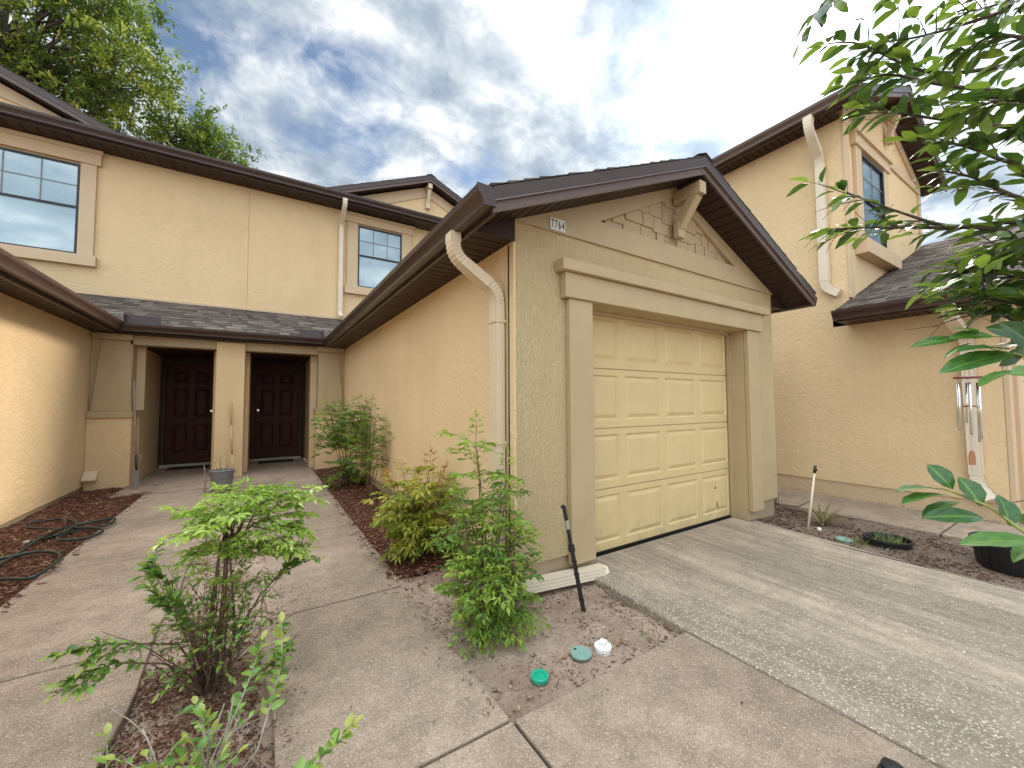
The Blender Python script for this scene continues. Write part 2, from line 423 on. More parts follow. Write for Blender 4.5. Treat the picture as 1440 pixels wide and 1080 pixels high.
# ------------------------------------------------------------------ ground
def grid(x0, x1, y0, y1, step, zf):
    b = MB(); nx = max(1, int((x1 - x0) / step)); ny = max(1, int((y1 - y0) / step))
    vs = [(x0 + (x1 - x0) * i / nx, y0 + (y1 - y0) * j / ny, 0) for j in range(ny + 1) for i in range(nx + 1)]
    vs = [(x, y, zf(x, y)) for x, y, _ in vs]
    b.add(vs, [(j * (nx + 1) + i, j * (nx + 1) + i + 1, (j + 1) * (nx + 1) + i + 1, (j + 1) * (nx + 1) + i) for j in range(ny) for i in range(nx)], .5, True)
    return b
from mathutils import noise as mn
def nz(x, y, s=1.0, o=0.0): return mn.fractal(V((x * s, y * s, o)), 1.0, 2.0, 4)
struct(MB().quad((-150, -150, -.13), (150, -150, -.13), (150, 150, -.13), (-150, 150, -.13)).build('ground', M['soil']))
def soilz(x, y): return -.045 + .022 * nz(x, y, 1.8) + .010 * nz(x, y, 9, 3)
# front bed between the right walk and the garage, with a strip along the side wall
struct(grid(.94, 2.32, 1.50, 3.2, .025, lambda x, y: soilz(x, y) + .035 * max(0, min(1, (y - 2.1) / .4))).build('planting_bed', M['soil']))
struct(grid(.90, 1.60, 3.2, 9.4, .04, lambda x, y: -.01 + .06 * max(0, (x - .95) / .6) + .02 * nz(x, y, 5)).build('planting_bed', M['mulchbed']))
# middle bed
def midz(x, y): return -.035 + .030 * nz(x, y, 2.2, 1) + .008 * nz(x, y, 11, 5)
struct(grid(-.56, .14, .6, 5.6, .025, midz).build('planting_bed', M['soil']))
# left bed with the hose
struct(grid(-2.45, -1.44, 1.5, 9.4, .04, lambda x, y: -.005 + .03 * nz(x, y, 2) + .012 * nz(x, y, 12) - .05 * max(0, min(1, (x + 1.56) / .08))).build('planting_bed', M['mulchbed']))
# right bed
struct(grid(4.2, 6.1, -2.0, 3.2, .03, lambda x, y: -.03 + .05 * max(0, min(1, (x - 4.7) / .5)) * .4 + .028 * nz(x, y, 2.1, 7) + .010 * nz(x, y, 10, 3)).build('planting_bed', M['soil_dark']))
struct(grid(6.75, 7.3, -2.0, 9, .05, lambda x, y: -.01 + .03 * nz(x, y, 4)).build('planting_bed', M['soil']))

def slab(name, outline, material, z=0.0, th=.12):
    b = MB(); b.prism([(x, y, z - th) for x, y in outline], (0, 0, th)); o = b.build(name, material); bevel(o, .008, 2); return struct(o)
def wavy(x, y0, y1, amp, n, seed):
    return [(x + amp * mn.noise(V((seed, (y0 + (y1 - y0) * i / n) * 1.7, 0))), y0 + (y1 - y0) * i / n) for i in range(n + 1)]
G = .008
# right walk slabs (joints at 1.54, 3.1, 4.95 ...)
ys = [-1.6, 0.0, 1.54, 3.08, 4.92, 6.7, 8.35]
for a, b_ in zip(ys[:-1], ys[1:]):
    if b_ <= 5:
        left = wavy(.06, a + G, b_ - G, .07, 14, 3.3)
    else: left = [(-.42, a + G), (-.42, b_ - G)]
    slab('walkway', [(.965, b_ - G), (.965, a + G)] + left, M['walk'], 0.0)
# left walk
for a, b_ in zip([-1.2, 1.35, 3.15, 4.95, 6.75], [1.35, 3.15, 4.95, 6.75, 8.35]):
    r_ = wavy(-.50, a + G, b_ - G, .05, 12, 8.1) if b_ < 5 else [(-.44 - .012, a + G), (-.44 - .012, b_ - G)]
    r_ = r_[::-1]
    slab('walkway', [(-1.50, a + G), (-1.50, b_ - G)] + r_[:0] + r_, M['walk'], -.002)
# porch slab
slab('porch_floor', [(-1.9, 8.36), (.965, 8.36), (.965, 12.2), (-1.9, 12.2)], M['walk'], .004)
# crossing walk in front of the bed, driveway
slab('walkway', [(.98, -1.6), (2.22, -1.6), (2.22, 1.53), (.98, 1.53)], M['walk'], .002)
b = MB()
b.prism([(2.232, -6, -.13), (2.232, 2.6, -.13), (2.232, 2.6, .044), (2.232, 1.55, .008), (2.232, -6, -.01)], (2.50, 0, 0))
d1_ = b.build('driveway', M['drive']); bevel(d1_, .012, 2); struct(d1_)
# broken right edge of the drive: thin strip drifting off
e_ = [(4.733, 2.55)] + [(4.95 - .30 * (2.5 - y) / 2.2 + .025 * mn.noise(V((y * 4, 2, 0))), y) for y in [2.5 - .12 * i for i in range(38)]] + [(4.733, -2.0)]
e_ = [(max(x, 4.74), y) for x, y in e_]
b = MB(); b.prism([(x, y, -.12) for x, y in e_], (0, 0, .128)); dd = b.build('driveway', M['drive']); bevel(dd, .01); struct(dd)
slab('walkway', [(5.95, 1.14), (6.98, 1.14), (6.98, 9), (5.95, 9)], M['walk'], .03)
slab('walkway', [(5.95, -2), (6.98, -2), (6.98, 1.125), (5.95, 1.125)], M['walk'], .028)
# dark dirt in the joints
b = MB(); b.box(-1.49, 2.23, -1.6, 8.35, -.12, -.016); b.box(2.2, 2.24, -1.6, 1.53, -.1, -.008)
b2_ = MB()
for x0, x1 in ((-1.49, -.62), (.2, .955)):
    b2_.box(x0, x1, -1.5, 8.3, -.11, -.018)
b2_.box(.96, 2.235, -1.5, 1.525, -.11, -.016); b2_.box(5.96, 6.97, -1.9, 8.9, -.08, .01); b2_.box(4.70, 4.76, -2, 2.5, -.1, -.004)
struct(b2_.build('joint_dirt', M['joint']))

# ------------------------------------------------------------------ shared building pieces
def soffit_strip(b, x0, x1, y0, y1, z, along, pitch=.105):
    """flat vented soffit: panels run across, grooves between them"""
    b.box(x0, x1, y0, y1, z + .012, z + .02)
    a0, a1 = (y0, y1) if along == 'y' else (x0, x1)
    k = int((a1 - a0) / pitch)
    for i in range(k):
        s = a0 + (a1 - a0) * i / k; e = a0 + (a1 - a0) * (i + 1) / k - .014
        if along == 'y': b.box(x0, x1, s, e, z, z + .0125)
        else: b.box(s, e, y0, y1, z, z + .0125)
GP = [(0, 0), (0, -.118), (.082, -.122), (.086, -.098), (.100, -.070), (.122, -.040), (.128, -.012), (.128, 0), (.118, .002)]
def gutter(b, p0, p1, out, z, sc_=1.0):
    """K profile from p0 to p1 (xy), out = direction away from wall, z = lip"""
    pts = [V((p0[0], p0[1], z)) + V((out[0], out[1], 0)) * (u * sc_) + V((0, 0, w * sc_)) for u, w in GP]
    b.prism(pts, (p1[0] - p0[0], p1[1] - p0[1], 0))
def downspout(b, pts, w=.072, dpt=.095, side=V((0, 1, 0)), bend=.075):
    """rectangular fluted pipe along a polyline with crimped elbows; side = wide axis"""
    pts = [V(p) for p in pts]; path = []  # (point, scale)
    path.append((pts[0], 1))
    for i in range(1, len(pts) - 1):
        a = (pts[i - 1] - pts[i]).normalized(); c = (pts[i + 1] - pts[i]).normalized()
        p, q = pts[i] + a * bend, pts[i] + c * bend
        path.append((p + a * .004, 1.05)); path.append((p, 1.0))
        for k in range(1, 12):
            t = k / 12; path.append(((p * (1 - t) ** 2 + pts[i] * 2 * t * (1 - t) + q * t * t), .91 if k % 2 else 1.0))
        path.append((q, 1.0)); path.append((q + c * .004, 1.05)); path.append((q + c * .006, 1.0))
    path.append((pts[-1], 1))
    prof = []
    hw, hd = w / 2, dpt / 2
    nfl = 3
    fl = [(-hw, -hd)]
    def edge(a, c, nrm):
        res = []
        for i in range(nfl):
            t0 = (i + .25) / nfl; t1 = (i + .75) / nfl
            for t, dn in ((t0 - .08, 0), (t0 + .1, .0016), (t1 - .1, .0016), (t1 + .08, 0)):
                res.append((a[0] + (c[0] - a[0]) * t - nrm[0] * dn, a[1] + (c[1] - a[1]) * t - nrm[1] * dn))
        return res
    cs = [(-hw, -hd), (hw, -hd), (hw, hd), (-hw, hd)]; nr = [(0, -1), (1, 0), (0, 1), (-1, 0)]
    for i in range(4):
        prof.append(cs[i]); prof += edge(cs[i], cs[(i + 1) % 4], nr[i])
    n = len(prof); vs = []; fs = []
    for i, (p, s_) in enumerate(path):
        t = (path[min(i + 1, len(path) - 1)][0] - path[max(i - 1, 0)][0]).normalized()
        sd = (side - t * side.dot(t)).normalized(); u = t.cross(sd).normalized()
        vs += [p + u * a * s_ + sd * c * s_ for a, c in prof]
    for i in range(len(path) - 1):
        for j in range(n): fs.append((i * n + j, i * n + (j + 1) % n, (i + 1) * n + (j + 1) % n, (i + 1) * n + j))
    fs.append(tuple(range(n - 1, -1, -1))); fs.append(tuple((len(path) - 1) * n + j for j in range(n)))
    b.add(vs, fs); return b
def shingles(b, o, along, up, la, lu, seed=1, expo=.14, clip=None):
    """courses of laminated tabs on a roof plane; o corner at the eave, along/up unit vectors"""
    r_ = random.Random(seed); al, u = V(along).normalized(), V(up).normalized(); n = al.cross(u).normalized()
    if n.z < 0: n = -n
    k = int(lu / expo) + 1
    o = V(o)
    for c in range(k):
        v0 = c * expo; v1 = min(lu, v0 + expo + .02)
        x = -r_.random() * .2
        while x < la:
            w = r_.choice([.06, .09, .13, .18, .24]); x0, x1 = max(0, x), min(la, x + w); x += w
            if x1 - x0 < .01: continue
            if clip:
                lim = clip((v0 + v1) / 2); x0 = max(x0, lim[0]); x1 = min(x1, lim[1])
                if x1 - x0 < .01: continue
            th = r_.choice([.010, .016]); tone = min(1, max(0, r_.gauss(.45, .22)))
            p = [o + al * x0 + u * v0 + n * th, o + al * x1 + u * v0 + n * th, o + al * x1 + u * v1 + n * .003, o + al * x0 + u * v1 + n * .003]
            q = [o + al * x0 + u * v0, o + al * x1 + u * v0]
            vs = p + q
            fs = [(0, 1, 2, 3), (4, 5, 1, 0), (4, 0, 3), (5, 2, 1)]
            b.add(vs, fs, tone)
def panel_face(b, org, ux, uz, un, xs, zs, cells, dep=.012, g1=.014, g2=.05):
    """moulded face: org lower left, ux right, uz up, un outward; cells = set of (i,j) raised panels"""
    org, ux, uz, un = V(org), V(ux), V(uz), V(un)
    P = lambda x, z, d: org + ux * x + uz * z + un * d
    for i in range(len(xs) - 1):
        for j in range(len(zs) - 1):
            x0, x1, z0, z1 = xs[i], xs[i + 1], zs[j], zs[j + 1]
            if (i, j) not in cells:
                b.quad(P(x0, z0, 0), P(x1, z0, 0), P(x1, z1, 0), P(x0, z1, 0)); continue
            rings = []
            for ins, d in ((0, 0), (.004, -.003), (g1, -dep), (g1 + .006, -dep), (g2, -.002), (g2 + .004, 0)):
                rings.append([P(x0 + ins, z0 + ins, d), P(x1 - ins, z0 + ins, d), P(x1 - ins, z1 - ins, d), P(x0 + ins, z1 - ins, d)])
            vs = [q for r_ in rings for q in r_]; fs = []
            for k in range(len(rings) - 1):
                for e in range(4):
                    f_ = (e + 1) % 4; fs.append((k * 4 + e, k * 4 + f_, (k + 1) * 4 + f_, (k + 1) * 4 + e))
            fs.append(tuple((len(rings) - 1) * 4 + e for e in range(4)))
            b.add(vs, fs)

# ================================================================== THE ATTACHED TOWNHOUSE
T = thing('townhouse', 'tan stucco townhouse block with brown gutters and garage wings around a two-door porch', 'townhouse', (1.58, 2.45, 0))
XW, YF, XR = 1.58, 2.45, 5.50           # garage wing: side wall, front wall, right wall
XL = -2.44                              # left wing wall
YB = 9.45                               # porch face
YU = 10.5                               # upper wall
RID = 3.54
zt = lambda x: 3.76 - .42 * abs(x - RID)
# --- front wall with the door opening
DL, DR, DH = 2.33, 4.80, 2.235
b = MB(); zb = .20
b.prism([(XW, YF, zb), (XW, YF, 2.78), (XR, YF, 2.78), (XR, YF, zb), (DR, YF, zb), (DR, YF, DH), (DL, YF, DH), (DL, YF, zb)], (0, .18, 0))
o = b.build('wall', M['front'], T); o['label'] = 'coarse textured stucco front wall around the garage door'
# gable board with the triangular recess
gx = lambda z, off: (RID - (3.76 - off - z) / .42, RID + (3.76 - off - z) / .42)
b = MB()
A = [(XW, 2.78), (XW, zt(XW) - .16), (RID, zt(RID) - .16), (XR, zt(XR) - .16), (XR, 2.78)]
t0, t1, ttop = 2.46, 4.62, 3.525
yo = YF - .022
# around the triangle: three pieces butted
b.prism([(XW, yo, 2.765), (XR, yo, 2.765), (XR, yo, zt(XR) - .16), (t1, yo, 2.972), (t0, yo, 2.972), (XW, yo, zt(XW) - .16)], (0, .17, 0))
b.prism([(XW, yo, zt(XW) - .16), (t0, yo, 2.972), (RID, yo, ttop - .03), (RID, yo, zt(RID) - .16)], (0, .17, 0))
b.prism([(XR, yo, zt(XR) - .16), (RID, yo, zt(RID) - .16), (RID, yo, ttop - .03), (t1, yo, 2.972)], (0, .17, 0))
b.build('gable_board', M['front_smooth'], T)
# shake siding inside the triangle: staggered rectangles with dark joints
b = MB(); b.prism([(t0 - .05, YF + .09, 2.95), (t1 + .05, YF + .09, 2.95), (RID, YF + .09, 3.50)], (0, .02, 0))
sh = random.Random(5)
x = t0 - .05; zc = 2.96
for row, (z0, z1) in enumerate(((2.86, 3.06), (3.08, 3.23), (3.23, 3.37), (3.37, 3.6))):
    x = t0 - .1 + row * .07
    while x < t1:
        w = sh.uniform(.13, .26); dz = sh.choice((-.035, 0, .025))
        yy = YF + sh.choice((.026, .030, .034)) - .011 * row
        xa, xb = x + .006, x + w - .006
        zz0 = z0 + dz
        # clip to triangle
        def top(xx): return 2.972 + (ttop - .03 - 2.972) * max(0, 1 - abs(xx - RID) / (RID - t0))
        ta, tb = min(z1 + .06, top(xa) + .02), min(z1 + .06, top(xb) + .02)
        if max(ta, tb) > zz0 + .02 and xa > t0 - .02 and xb < t1 + .05:
            b.prism([(xa, yy, zz0), (xb, yy, zz0), (xb, yy, max(tb, zz0 + .005)), (xa, yy, max(ta, zz0 + .005))], (0, .02, 0))
        x += w
o = b.build('shake_siding', M['front_smooth'], T)
# --- side walls, back of wing
b = MB(); b.box(XW, XW + .15, YF + .18, YU, .19, 2.64); b.box(XW, XW + .15, YF + .18, YF + .5, .19, 2.66)
b = MB(); b.box(XW - .004, XW + .15, YF + .18, YU, .19, 2.64); b.box(XW - .004, XW - .001, YF + .001, YF + .1805, .19, 2.64)
b.box(XR - .15, XR, YF + .18, YU, .19, 2.64)
o = b.build('wall', M['wall'], T); o['label'] = 'smooth tan stucco side wall of the right garage wing'
b = MB(); b.box(XW - .006, XW + .012, YF - .004, YF + .012, .19, 2.77); b.build('corner_bead', M['wall'], T)
# left wing wall
b = MB(); b.box(XL - .15, XL, 1.6, YU, .05, 2.66); o = b.build('wall', M['wall'], T); o['label'] = 'smooth tan stucco wall of the left garage wing'
# foundation
b = MB(); b.box(XW + .03, DL - .01, YF + .03, YF + .17, -.12, .2); b.box(DR + .01, XR - .03, YF + .03, YF + .17, -.12, .2)
b.box(XW + .02, XW + .14, YF + .17, YB, -.12, .19); b.box(XR - .14, XR - .02, YF + .17, YB, -.12, .19)
b.box(XL - .14, XL - .02, 1.62, YB, -.12, .05)
each(b, 'foundation', M['found'], T)
# --- garage door
YD = 2.655
b0, hs = .046, .556
gd = MB(); gd.box(DL, DR, YD + .016, YD + .05, b0, b0 + 4 * hs); gdo = gd.build('garage_door', M['door_gar'], T)
wD = DR - DL; cw = wD / 4
for k in range(4):
    s = MB(); z0 = b0 + k * hs; gap = .004
    xs = [0]
    for c in range(4): xs += [c * cw + .045, (c + 1) * cw - .045]
    xs.append(wD); zs = [gap, .075, hs - .06, hs - gap]
    panel_face(s, (DL, YD, z0), (1, 0, 0), (0, 0, 1), (0, -1, 0), xs, zs, {(i, 1) for i in (1, 3, 5, 7)}, .013, .014, .05)
    s.quad((DL, YD, z0 + gap), (DL, YD + .016, z0 + gap), (DR, YD + .016, z0 + gap), (DR, YD, z0 + gap))
    s.quad((DL, YD, z0 + hs - gap), (DR, YD, z0 + hs - gap), (DR, YD + .012, z0 + hs - gap), (DL, YD + .012, z0 + hs - gap))
    s.build('door_section', M['door_gar'], gdo)
b = MB(); b.box(DL, DR, YD - .01, YD + .03, .012, .044); b.build('weather_seal', M['black'], gdo)
b = MB(); b.tube([(DR - .32, YD - .004, .40), (DR - .32, YD + .005, .40)], .012, 10); b.box(DR - .30, DR - .288, YD - .004, YD, .17, .24); each(b, 'lock', M['darkmetal'], gdo)
# reveals + jamb stops
b = MB(); b.box(DL - .02, DL + .003, YF + .002, YD + .1, .02, DH - .003); b.box(DR - .003, DR + .02, YF + .002, YD + .1, .02, DH - .003)
b.box(DL, DR, YF + .002, YD + .1, DH - .003, DH + .02)
b.box(DR - .03, DR - .004, YD - .05, YD - .012, .03, DH - .03); b.box(DL + .004, DL + .02, YD - .05, YD - .012, .03, DH - .03); b.box(DL + .02, DR - .03, YD - .05, YD - .012, DH - .03, DH - .004)
each(b, 'door_jamb', M['trim'], T)
# trims (proud boards)
yt = YF - .055
b = MB()
b.box(2.075, DL - .002, yt, YF - .002, .13, DH); bevel(b.build('door_trim', M['trim'], T), .006)
b = MB(); b.box(DR + .002, DR + .245, yt, YF - .002, .13, DH); bevel(b.build('door_trim', M['trim'], T), .006)
b = MB(); b.box(2.02, 5.11, yt - .022, YF - .002, DH + .002, 2.44); bevel(b.build('door_header', M['trim'], T), .006)
b = MB(); b.box(1.965, 5.20, yt - .062, YF - .002, 2.442, 2.535); bevel(b.build('door_header_cap', M['trim'], T), .008)
b = MB(); b.box(DL - .002 - .2, DL - .002, YF + .0, YF + .03, .02, .13); b.box(DR + .002, DR + .2, YF + .0, YF + .03, .02, .13); each(b, 'foundation', M['found'], T)
# --- knee brace at the gable
b = MB()
ye = 2.13
b.box(RID - .05, RID + .05, ye, YF - .022, 3.40, 3.52)
b.beam((RID, ye + .075, 3.42), (RID, YF - .05, 3.16), .09, .10, (0, 1, 0))
b.box(RID - .055, RID + .055, YF - .085, YF - .023, 3.05, 3.20)
bevel(b.build('gable_brace', M['front_smooth'], T), .006)
# --- wing roof: two slopes + rake boards + rake soffit
def gable_roof(par, x0, xr, x1, y0, y1, ze, slope, seed, ycov=None, rakeh=.19, soff=True, side=(1, 1), lab=None):
    zr = ze + slope * (xr - x0); zr2 = ze + slope * (x1 - xr)
    b = MB()
    dk = .03
    ang = math.atan(slope); cs_, sn = math.cos(ang), math.sin(ang)
    b.prism([(x0, y0, ze - .02), (xr, y0, zr - .02), (x1, y0, zr - .02 - slope * (x1 - xr)), (x1, y0, zr - .045 - slope * (x1 - xr)), (xr, y0, zr - .045), (x0, y0, ze - .045)], (0, y1 - y0, 0))
    shingles(b, (x0 - .02, y0 - .015, ze - .02 - .02 * slope), (0, 1, 0), (cs_, 0, sn), (ycov or (y1 - y0)), (xr - x0 + .02) / cs_, seed)
    shingles(b, (x1 + .02, y0 - .015, zr - slope * (x1 - xr) - .02 - .02 * slope), (0, 1, 0), (-cs_, 0, sn), (ycov or (y1 - y0)), (x1 - xr + .02) / cs_, seed + 1)
    # ridge caps
    yy = y0 - .02
    while yy < (y0 + (ycov or (y1 - y0))):
        t = rnd.random()
        for sgn in (-1, 1):
            b.add([(xr, yy, zr + .012), (xr + sgn * .13, yy, zr + .012 - slope * .13), (xr + sgn * .13, yy + .2, zr + .002 - slope * .13), (xr, yy + .2, zr + .002)], [(0, 1, 2, 3) if sgn > 0 else (3, 2, 1, 0)], t)
        yy += .17
    b.build('roof', M['shingle'], par)
    # rake: drip edge + upper board + lower board, two slopes mitred at the ridge
    for (yo_, d0, d1, th, mt, nm) in ((y0 - .012, .025, .115, .03, 'brown', 'rake_board'), (y0 + .004, .115, rakeh, .02, 'brownlight', 'rake_fascia')):
        for xa in (x0, x1):
            za = zr - slope * abs(xr - xa)
            b = MB(); b.prism([(xa, yo_, za - d0), (xr, yo_, zr - d0), (xr, yo_, zr - d1), (xa, yo_, za - d1)], (0, th, 0))
            b.build(nm, M[mt], par)
    for xa in (x0, x1):
        za = zr - slope * abs(xr - xa)
        b = MB(); b.prism([(xa, y0 - .018, za - .115), (xr, y0 - .018, zr - .115), (xr, y0 - .018, zr - .122), (xa, y0 - .018, za - .122)], (0, .02, 0)); b.build('drip_edge', M['lip'], par)
    return zr
zr = gable_roof(T, 1.21, RID, 5.87, 2.11, YU, 2.785, .42, 11)
# rake soffit, sloped panels between rake board and gable wall
def rake_soffit(par, xa, xr, zr, slope, y0, y1, drop=.17, pitch=.105):
    b = MB(); L_ = abs(xr - xa); k = int(L_ / pitch); sg = 1 if xr > xa else -1
    zf = lambda x: zr - slope * abs(x - xr) - drop
    b.prism([(xa, y0, zf(xa) + .010), (xr, y0, zf(xr) + .010), (xr, y0, zf(xr) + .02), (xa, y0, zf(xa) + .02)], (0, y1 - y0, 0))
    for i in range(k):
        xs_ = xa + sg * L_ * i / k; xe = xa + sg * (L_ * (i + 1) / k - .014)
        b.prism([(xs_, y0, zf(xs_)), (xe, y0, zf(xe)), (xe, y0, zf(xe) + .011), (xs_, y0, zf(xs_) + .011)], (0, y1 - y0, 0))
    b.build('rake_soffit', M['soffit'], par)
rake_soffit(T, 1.23, RID, zr, .42, 2.125, YF + .02); rake_soffit(T, 5.85, RID, zr, .42, 2.125, YF + .02)
# eave boxes, both sides
b = MB(); soffit_strip(b, 1.245, XW + .004, YF, YB, 2.615, 'y'); b.build('soffit', M['soffit'], T)
b = MB(); soffit_strip(b, XR - .004, 5.83, YF, YU, 2.615, 'y'); b.build('soffit', M['soffit'], T)
b = MB(); b.prism([(1.225, YF - .02, 2.605), (XW, YF - .02, 2.605), (XW, YF - .02, zt(XW) - .165), (1.225, YF - .02, zt(1.225) - .165)], (0, .02, 0))
b.prism([(XR, YF - .02, 2.605), (5.85, YF - .02, 2.605), (5.85, YF - .02, zt(5.85) - .165), (XR, YF - .02, zt(XR) - .165)], (0, .02, 0)); each(b, 'eave_return', M['soffit'], T)
b = MB(); b.box(1.222, 1.245, 2.13, 9.2, 2.60, 2.76); b.box(5.83, 5.855, 2.13, YU, 2.60, 2.76); each(b, 'fascia', M['brown'], T)
# gutters
b = MB(); gutter(b, (1.222, 2.10), (1.222, 9.25), (-1, 0), 2.745); gutter(b, (1.222, 2.096), (1.222, 2.106), (-1, 0), 2.749, 1.03); b.build('gutter', M['brown'], T)
b = MB(); gutter(b, (5.855, 2.12), (5.855, YU), (1, 0), 2.73); b.build('gutter', M['brown'], T)
# downspouts of the wing
b = MB(); downspout(b, [(1.155, 2.60, 2.63), (1.155, 2.60, 2.47), (1.52, 2.60, 2.25), (1.52, 2.60, .16)], .075, .10, V((0, 1, 0)), .09)
o = b.build('downspout', M['down'], T); o['label'] = 'cream downspout with a crimped elbow beside the garage corner'
b = MB()
for z in (2.02, 1.1): b.box(1.474, 1.572, 2.543, 2.657, z - .01, z + .012)
each(b, 'strap', M['down'], o)
b = MB(); downspout(b, [(5.92, 2.75, 2.61), (5.92, 2.75, 2.50), (5.56, 2.75, 2.30), (5.56, 2.75, .16)], .07, .09, V((0, 1, 0)), .08); b.build('downspout', M['down'], T)
# cable beside downspout
b = MB(); b.tube([(1.574, 2.515, .3), (1.574, 2.515, 2.6)], .006, 6); b.build('cable', M['black'], T)
# --- house number
npl = MB(); npl.box(1.905, 2.055, YF - .034, YF - .024, 2.775, 2.868); plate = npl.build('house_number', M['white'], T)
plate['label'] = 'white plate with the black number 7764'
for i, ch in enumerate('7764'):
    cu = bpy.data.curves.new('digit', 'FONT'); cu.body = ch; cu.size = .1; cu.extrude = .0008; cu.offset = .0012; cu.align_x = 'CENTER'
    ob = bpy.data.objects.new('tmp', cu); COL.objects.link(ob)
    bpy.context.view_layer.update()
    me = bpy.data.meshes.new_from_object(ob); bpy.data.objects.remove(ob)
    me.materials.clear(); me.materials.append(M['black_ink'])
    for v in me.vertices:
        x, y = v.co.x * .48, v.co.y
        v.co = V((1.925 + i * .0365 + x, YF - .0355 - v.co.z, 2.786 + y))
    d = bpy.data.objects.new('digit', me); COL.objects.link(d); d.parent = plate; d.location = -TOPLOC(plate)
b = MB()
for i in range(1, 4): b.box(1.905 + i * .0372, 1.906 + i * .0372, YF - .0352, YF - .034, 2.776, 2.867)
b.build('tile_line', M['galv'], plate)

# --- left wing eave
b = MB(); soffit_strip(b, XL - .004, -2.135, 1.6, YB, 2.64, 'y'); b.build('soffit', M['soffit'], T)
b = MB(); b.box(-2.135, -2.11, 1.5, 9.2, 2.625, 2.79); b.build('fascia', M['brown'], T)
b = MB(); gutter(b, (-2.11, 1.5), (-2.11, 9.2), (1, 0), 2.80, 1.05); b.build('gutter', M['brownlight'], T)
b = MB(); ang = math.atan(.42)
b.prism([(-2.12, 1.5, 2.80), (-4.4, 1.5, 2.80 + .42 * 2.28), (-4.4, 1.5, 2.76 + .42 * 2.28), (-2.12, 1.5, 2.76)], (0, YU - 1.5, 0))
shingles(b, (-2.10, 1.5, 2.80), (0, 1, 0), (-math.cos(ang), 0, math.sin(ang)), YU - 1.5, 2.4, 21)
b.build('roof', M['shingle'], T)

# --- porch roof, gutter, beam
b = MB(); a_ = math.atan2(.70, 1.32)
b.prism([(-3.3, 9.2, 2.79), (-3.3, YU, 3.48), (-3.3, YU, 3.44), (-3.3, 9.2, 2.75)], (6.0, 0, 0))
shingles(b, (-3.3, 9.17, 2.785), (1, 0, 0), (0, math.cos(math.atan(.531)), math.sin(math.atan(.531))), 6.0, 1.48, 31)
b.build('roof', M['shingle'], T)
b = MB(); b.box(-2.11, 1.22, 9.2, 9.225, 2.63, 2.775); b.build('fascia', M['brown'], T)
b = MB(); gutter(b, (-1.99, 9.2), (1.11, 9.2), (0, -1), 2.775); b.build('gutter', M['brown'], T)
b = MB(); soffit_strip(b, -2.13, 1.24, 9.2, YB + .02, 2.625, 'x'); b.build('soffit', M['soffit'], T)
for x0, x1 in ((-1.95, -1.50), (.64, 1.09)):   # splash guards in the inner corners of the gutter
    b = MB(); b.prism([(x0, 9.10, 2.77), (x1, 9.10, 2.77), (x1, 9.10, 2.93), (x1 - .04 if x0 > 0 else x1, 9.10, 2.93), (x0 + .0, 9.10, 2.93)], (0, .012, 0))
    xe = x0 if x0 < 0 else x1
    b.box(xe - .012, xe, 9.0, 9.1, 2.76, 2.93)
    b.build('splash_guard', M['brown'], T)
b = MB(); b.box(-2.6, 1.7, YB + .05, YB + .25, 2.624, 2.9); b.build('wall', M['wall'], T)
b = MB(); b.box(-2.0, 1.04, YB, YB + .28, 2.46, 2.622)
b.build('porch_beam', M['trim'], T)
b = MB(); b.box(-.73, -.27, YB - .06, YB + .42, 0, 2.60); bevel(b.build('porch_pillar', M['wall'], T), .012)
b = MB(); b.box(-.80, -.20, YB + .42, YU + 1.3, 0, 2.46); b.build('party_wall', M['wall'], T)
# tapered piers on bases
def pier(x0, x1, dirn):
    inn = x1 if dirn > 0 else x0     # side facing the opening
    b = MB(); b.box(x0, x1, YB - .10, YB + .30, -.10, 1.17); o = bevel(b.build('pier_base', M['wall'], T), .01)
    b = MB(); b.box(x0 - .02 if dirn < 0 else x0, x1 + .02 if dirn > 0 else x1, YB - .13, YB + .32, 1.172, 1.29); bevel(b.build('pier_cap', M['trim'], T), .008)
    b = MB(); b.box(x0 + .002, x1 - .035, YB + .0, YB + .29, 1.291, 2.521) if dirn > 0 else b.box(x0 + .035, x1 - .002, YB, YB + .29, 1.291, 2.521); b.build('pier_back', M['trim'], T)
    w0, w1 = x0 + .03, x1 - .02
    if dirn < 0: w0, w1 = x0 + .02, x1 - .03
    tp0 = w0 + (.09 if dirn > 0 else .05); tp1 = w1 - (.05 if dirn > 0 else .09)
    b = MB(); y0 = YB - .06; z0, z1 = 1.292, 2.52
    vs = [(w0, y0, z0), (w1, y0, z0), (w1, YB + .26, z0), (w0, YB + .26, z0), (tp0, y0 + .05, z1), (tp1, y0 + .05, z1), (tp1, YB + .22, z1), (tp0, YB + .22, z1)]
    b.add(vs, [(0, 3, 2, 1), (4, 5, 6, 7), (0, 1, 5, 4), (1, 2, 6, 5), (2, 3, 7, 6), (3, 0, 4, 7)])
    bevel(b.build('tapered_column', M['trim'], T), .006)
    b = MB(); b.box(x0 + (.02 if dirn > 0 else .0), x1 - (.0 if dirn > 0 else .02) + (-.03 if dirn > 0 else 0), YB - .08, YB + .3, 2.522, 2.62); b.build('pier_head', M['trim'], T)
pier(XL + .002, -1.88, 1); pier(1.01, XW - .002, -1)
b = MB(); b.box(XL, -2.0, YB + .30, YB + .46, 0, 2.62); b.box(1.10, XW, YB + .30, YB + .46, 0, 2.62)
b.box(-2.0, -1.88, YB + .46, YU + 1.3, 0, 2.5); b.box(.985, 1.12, YB + .46, YU + 1.3, 0, 2.5)
each(b, 'alcove_wall', M['wall'], T)
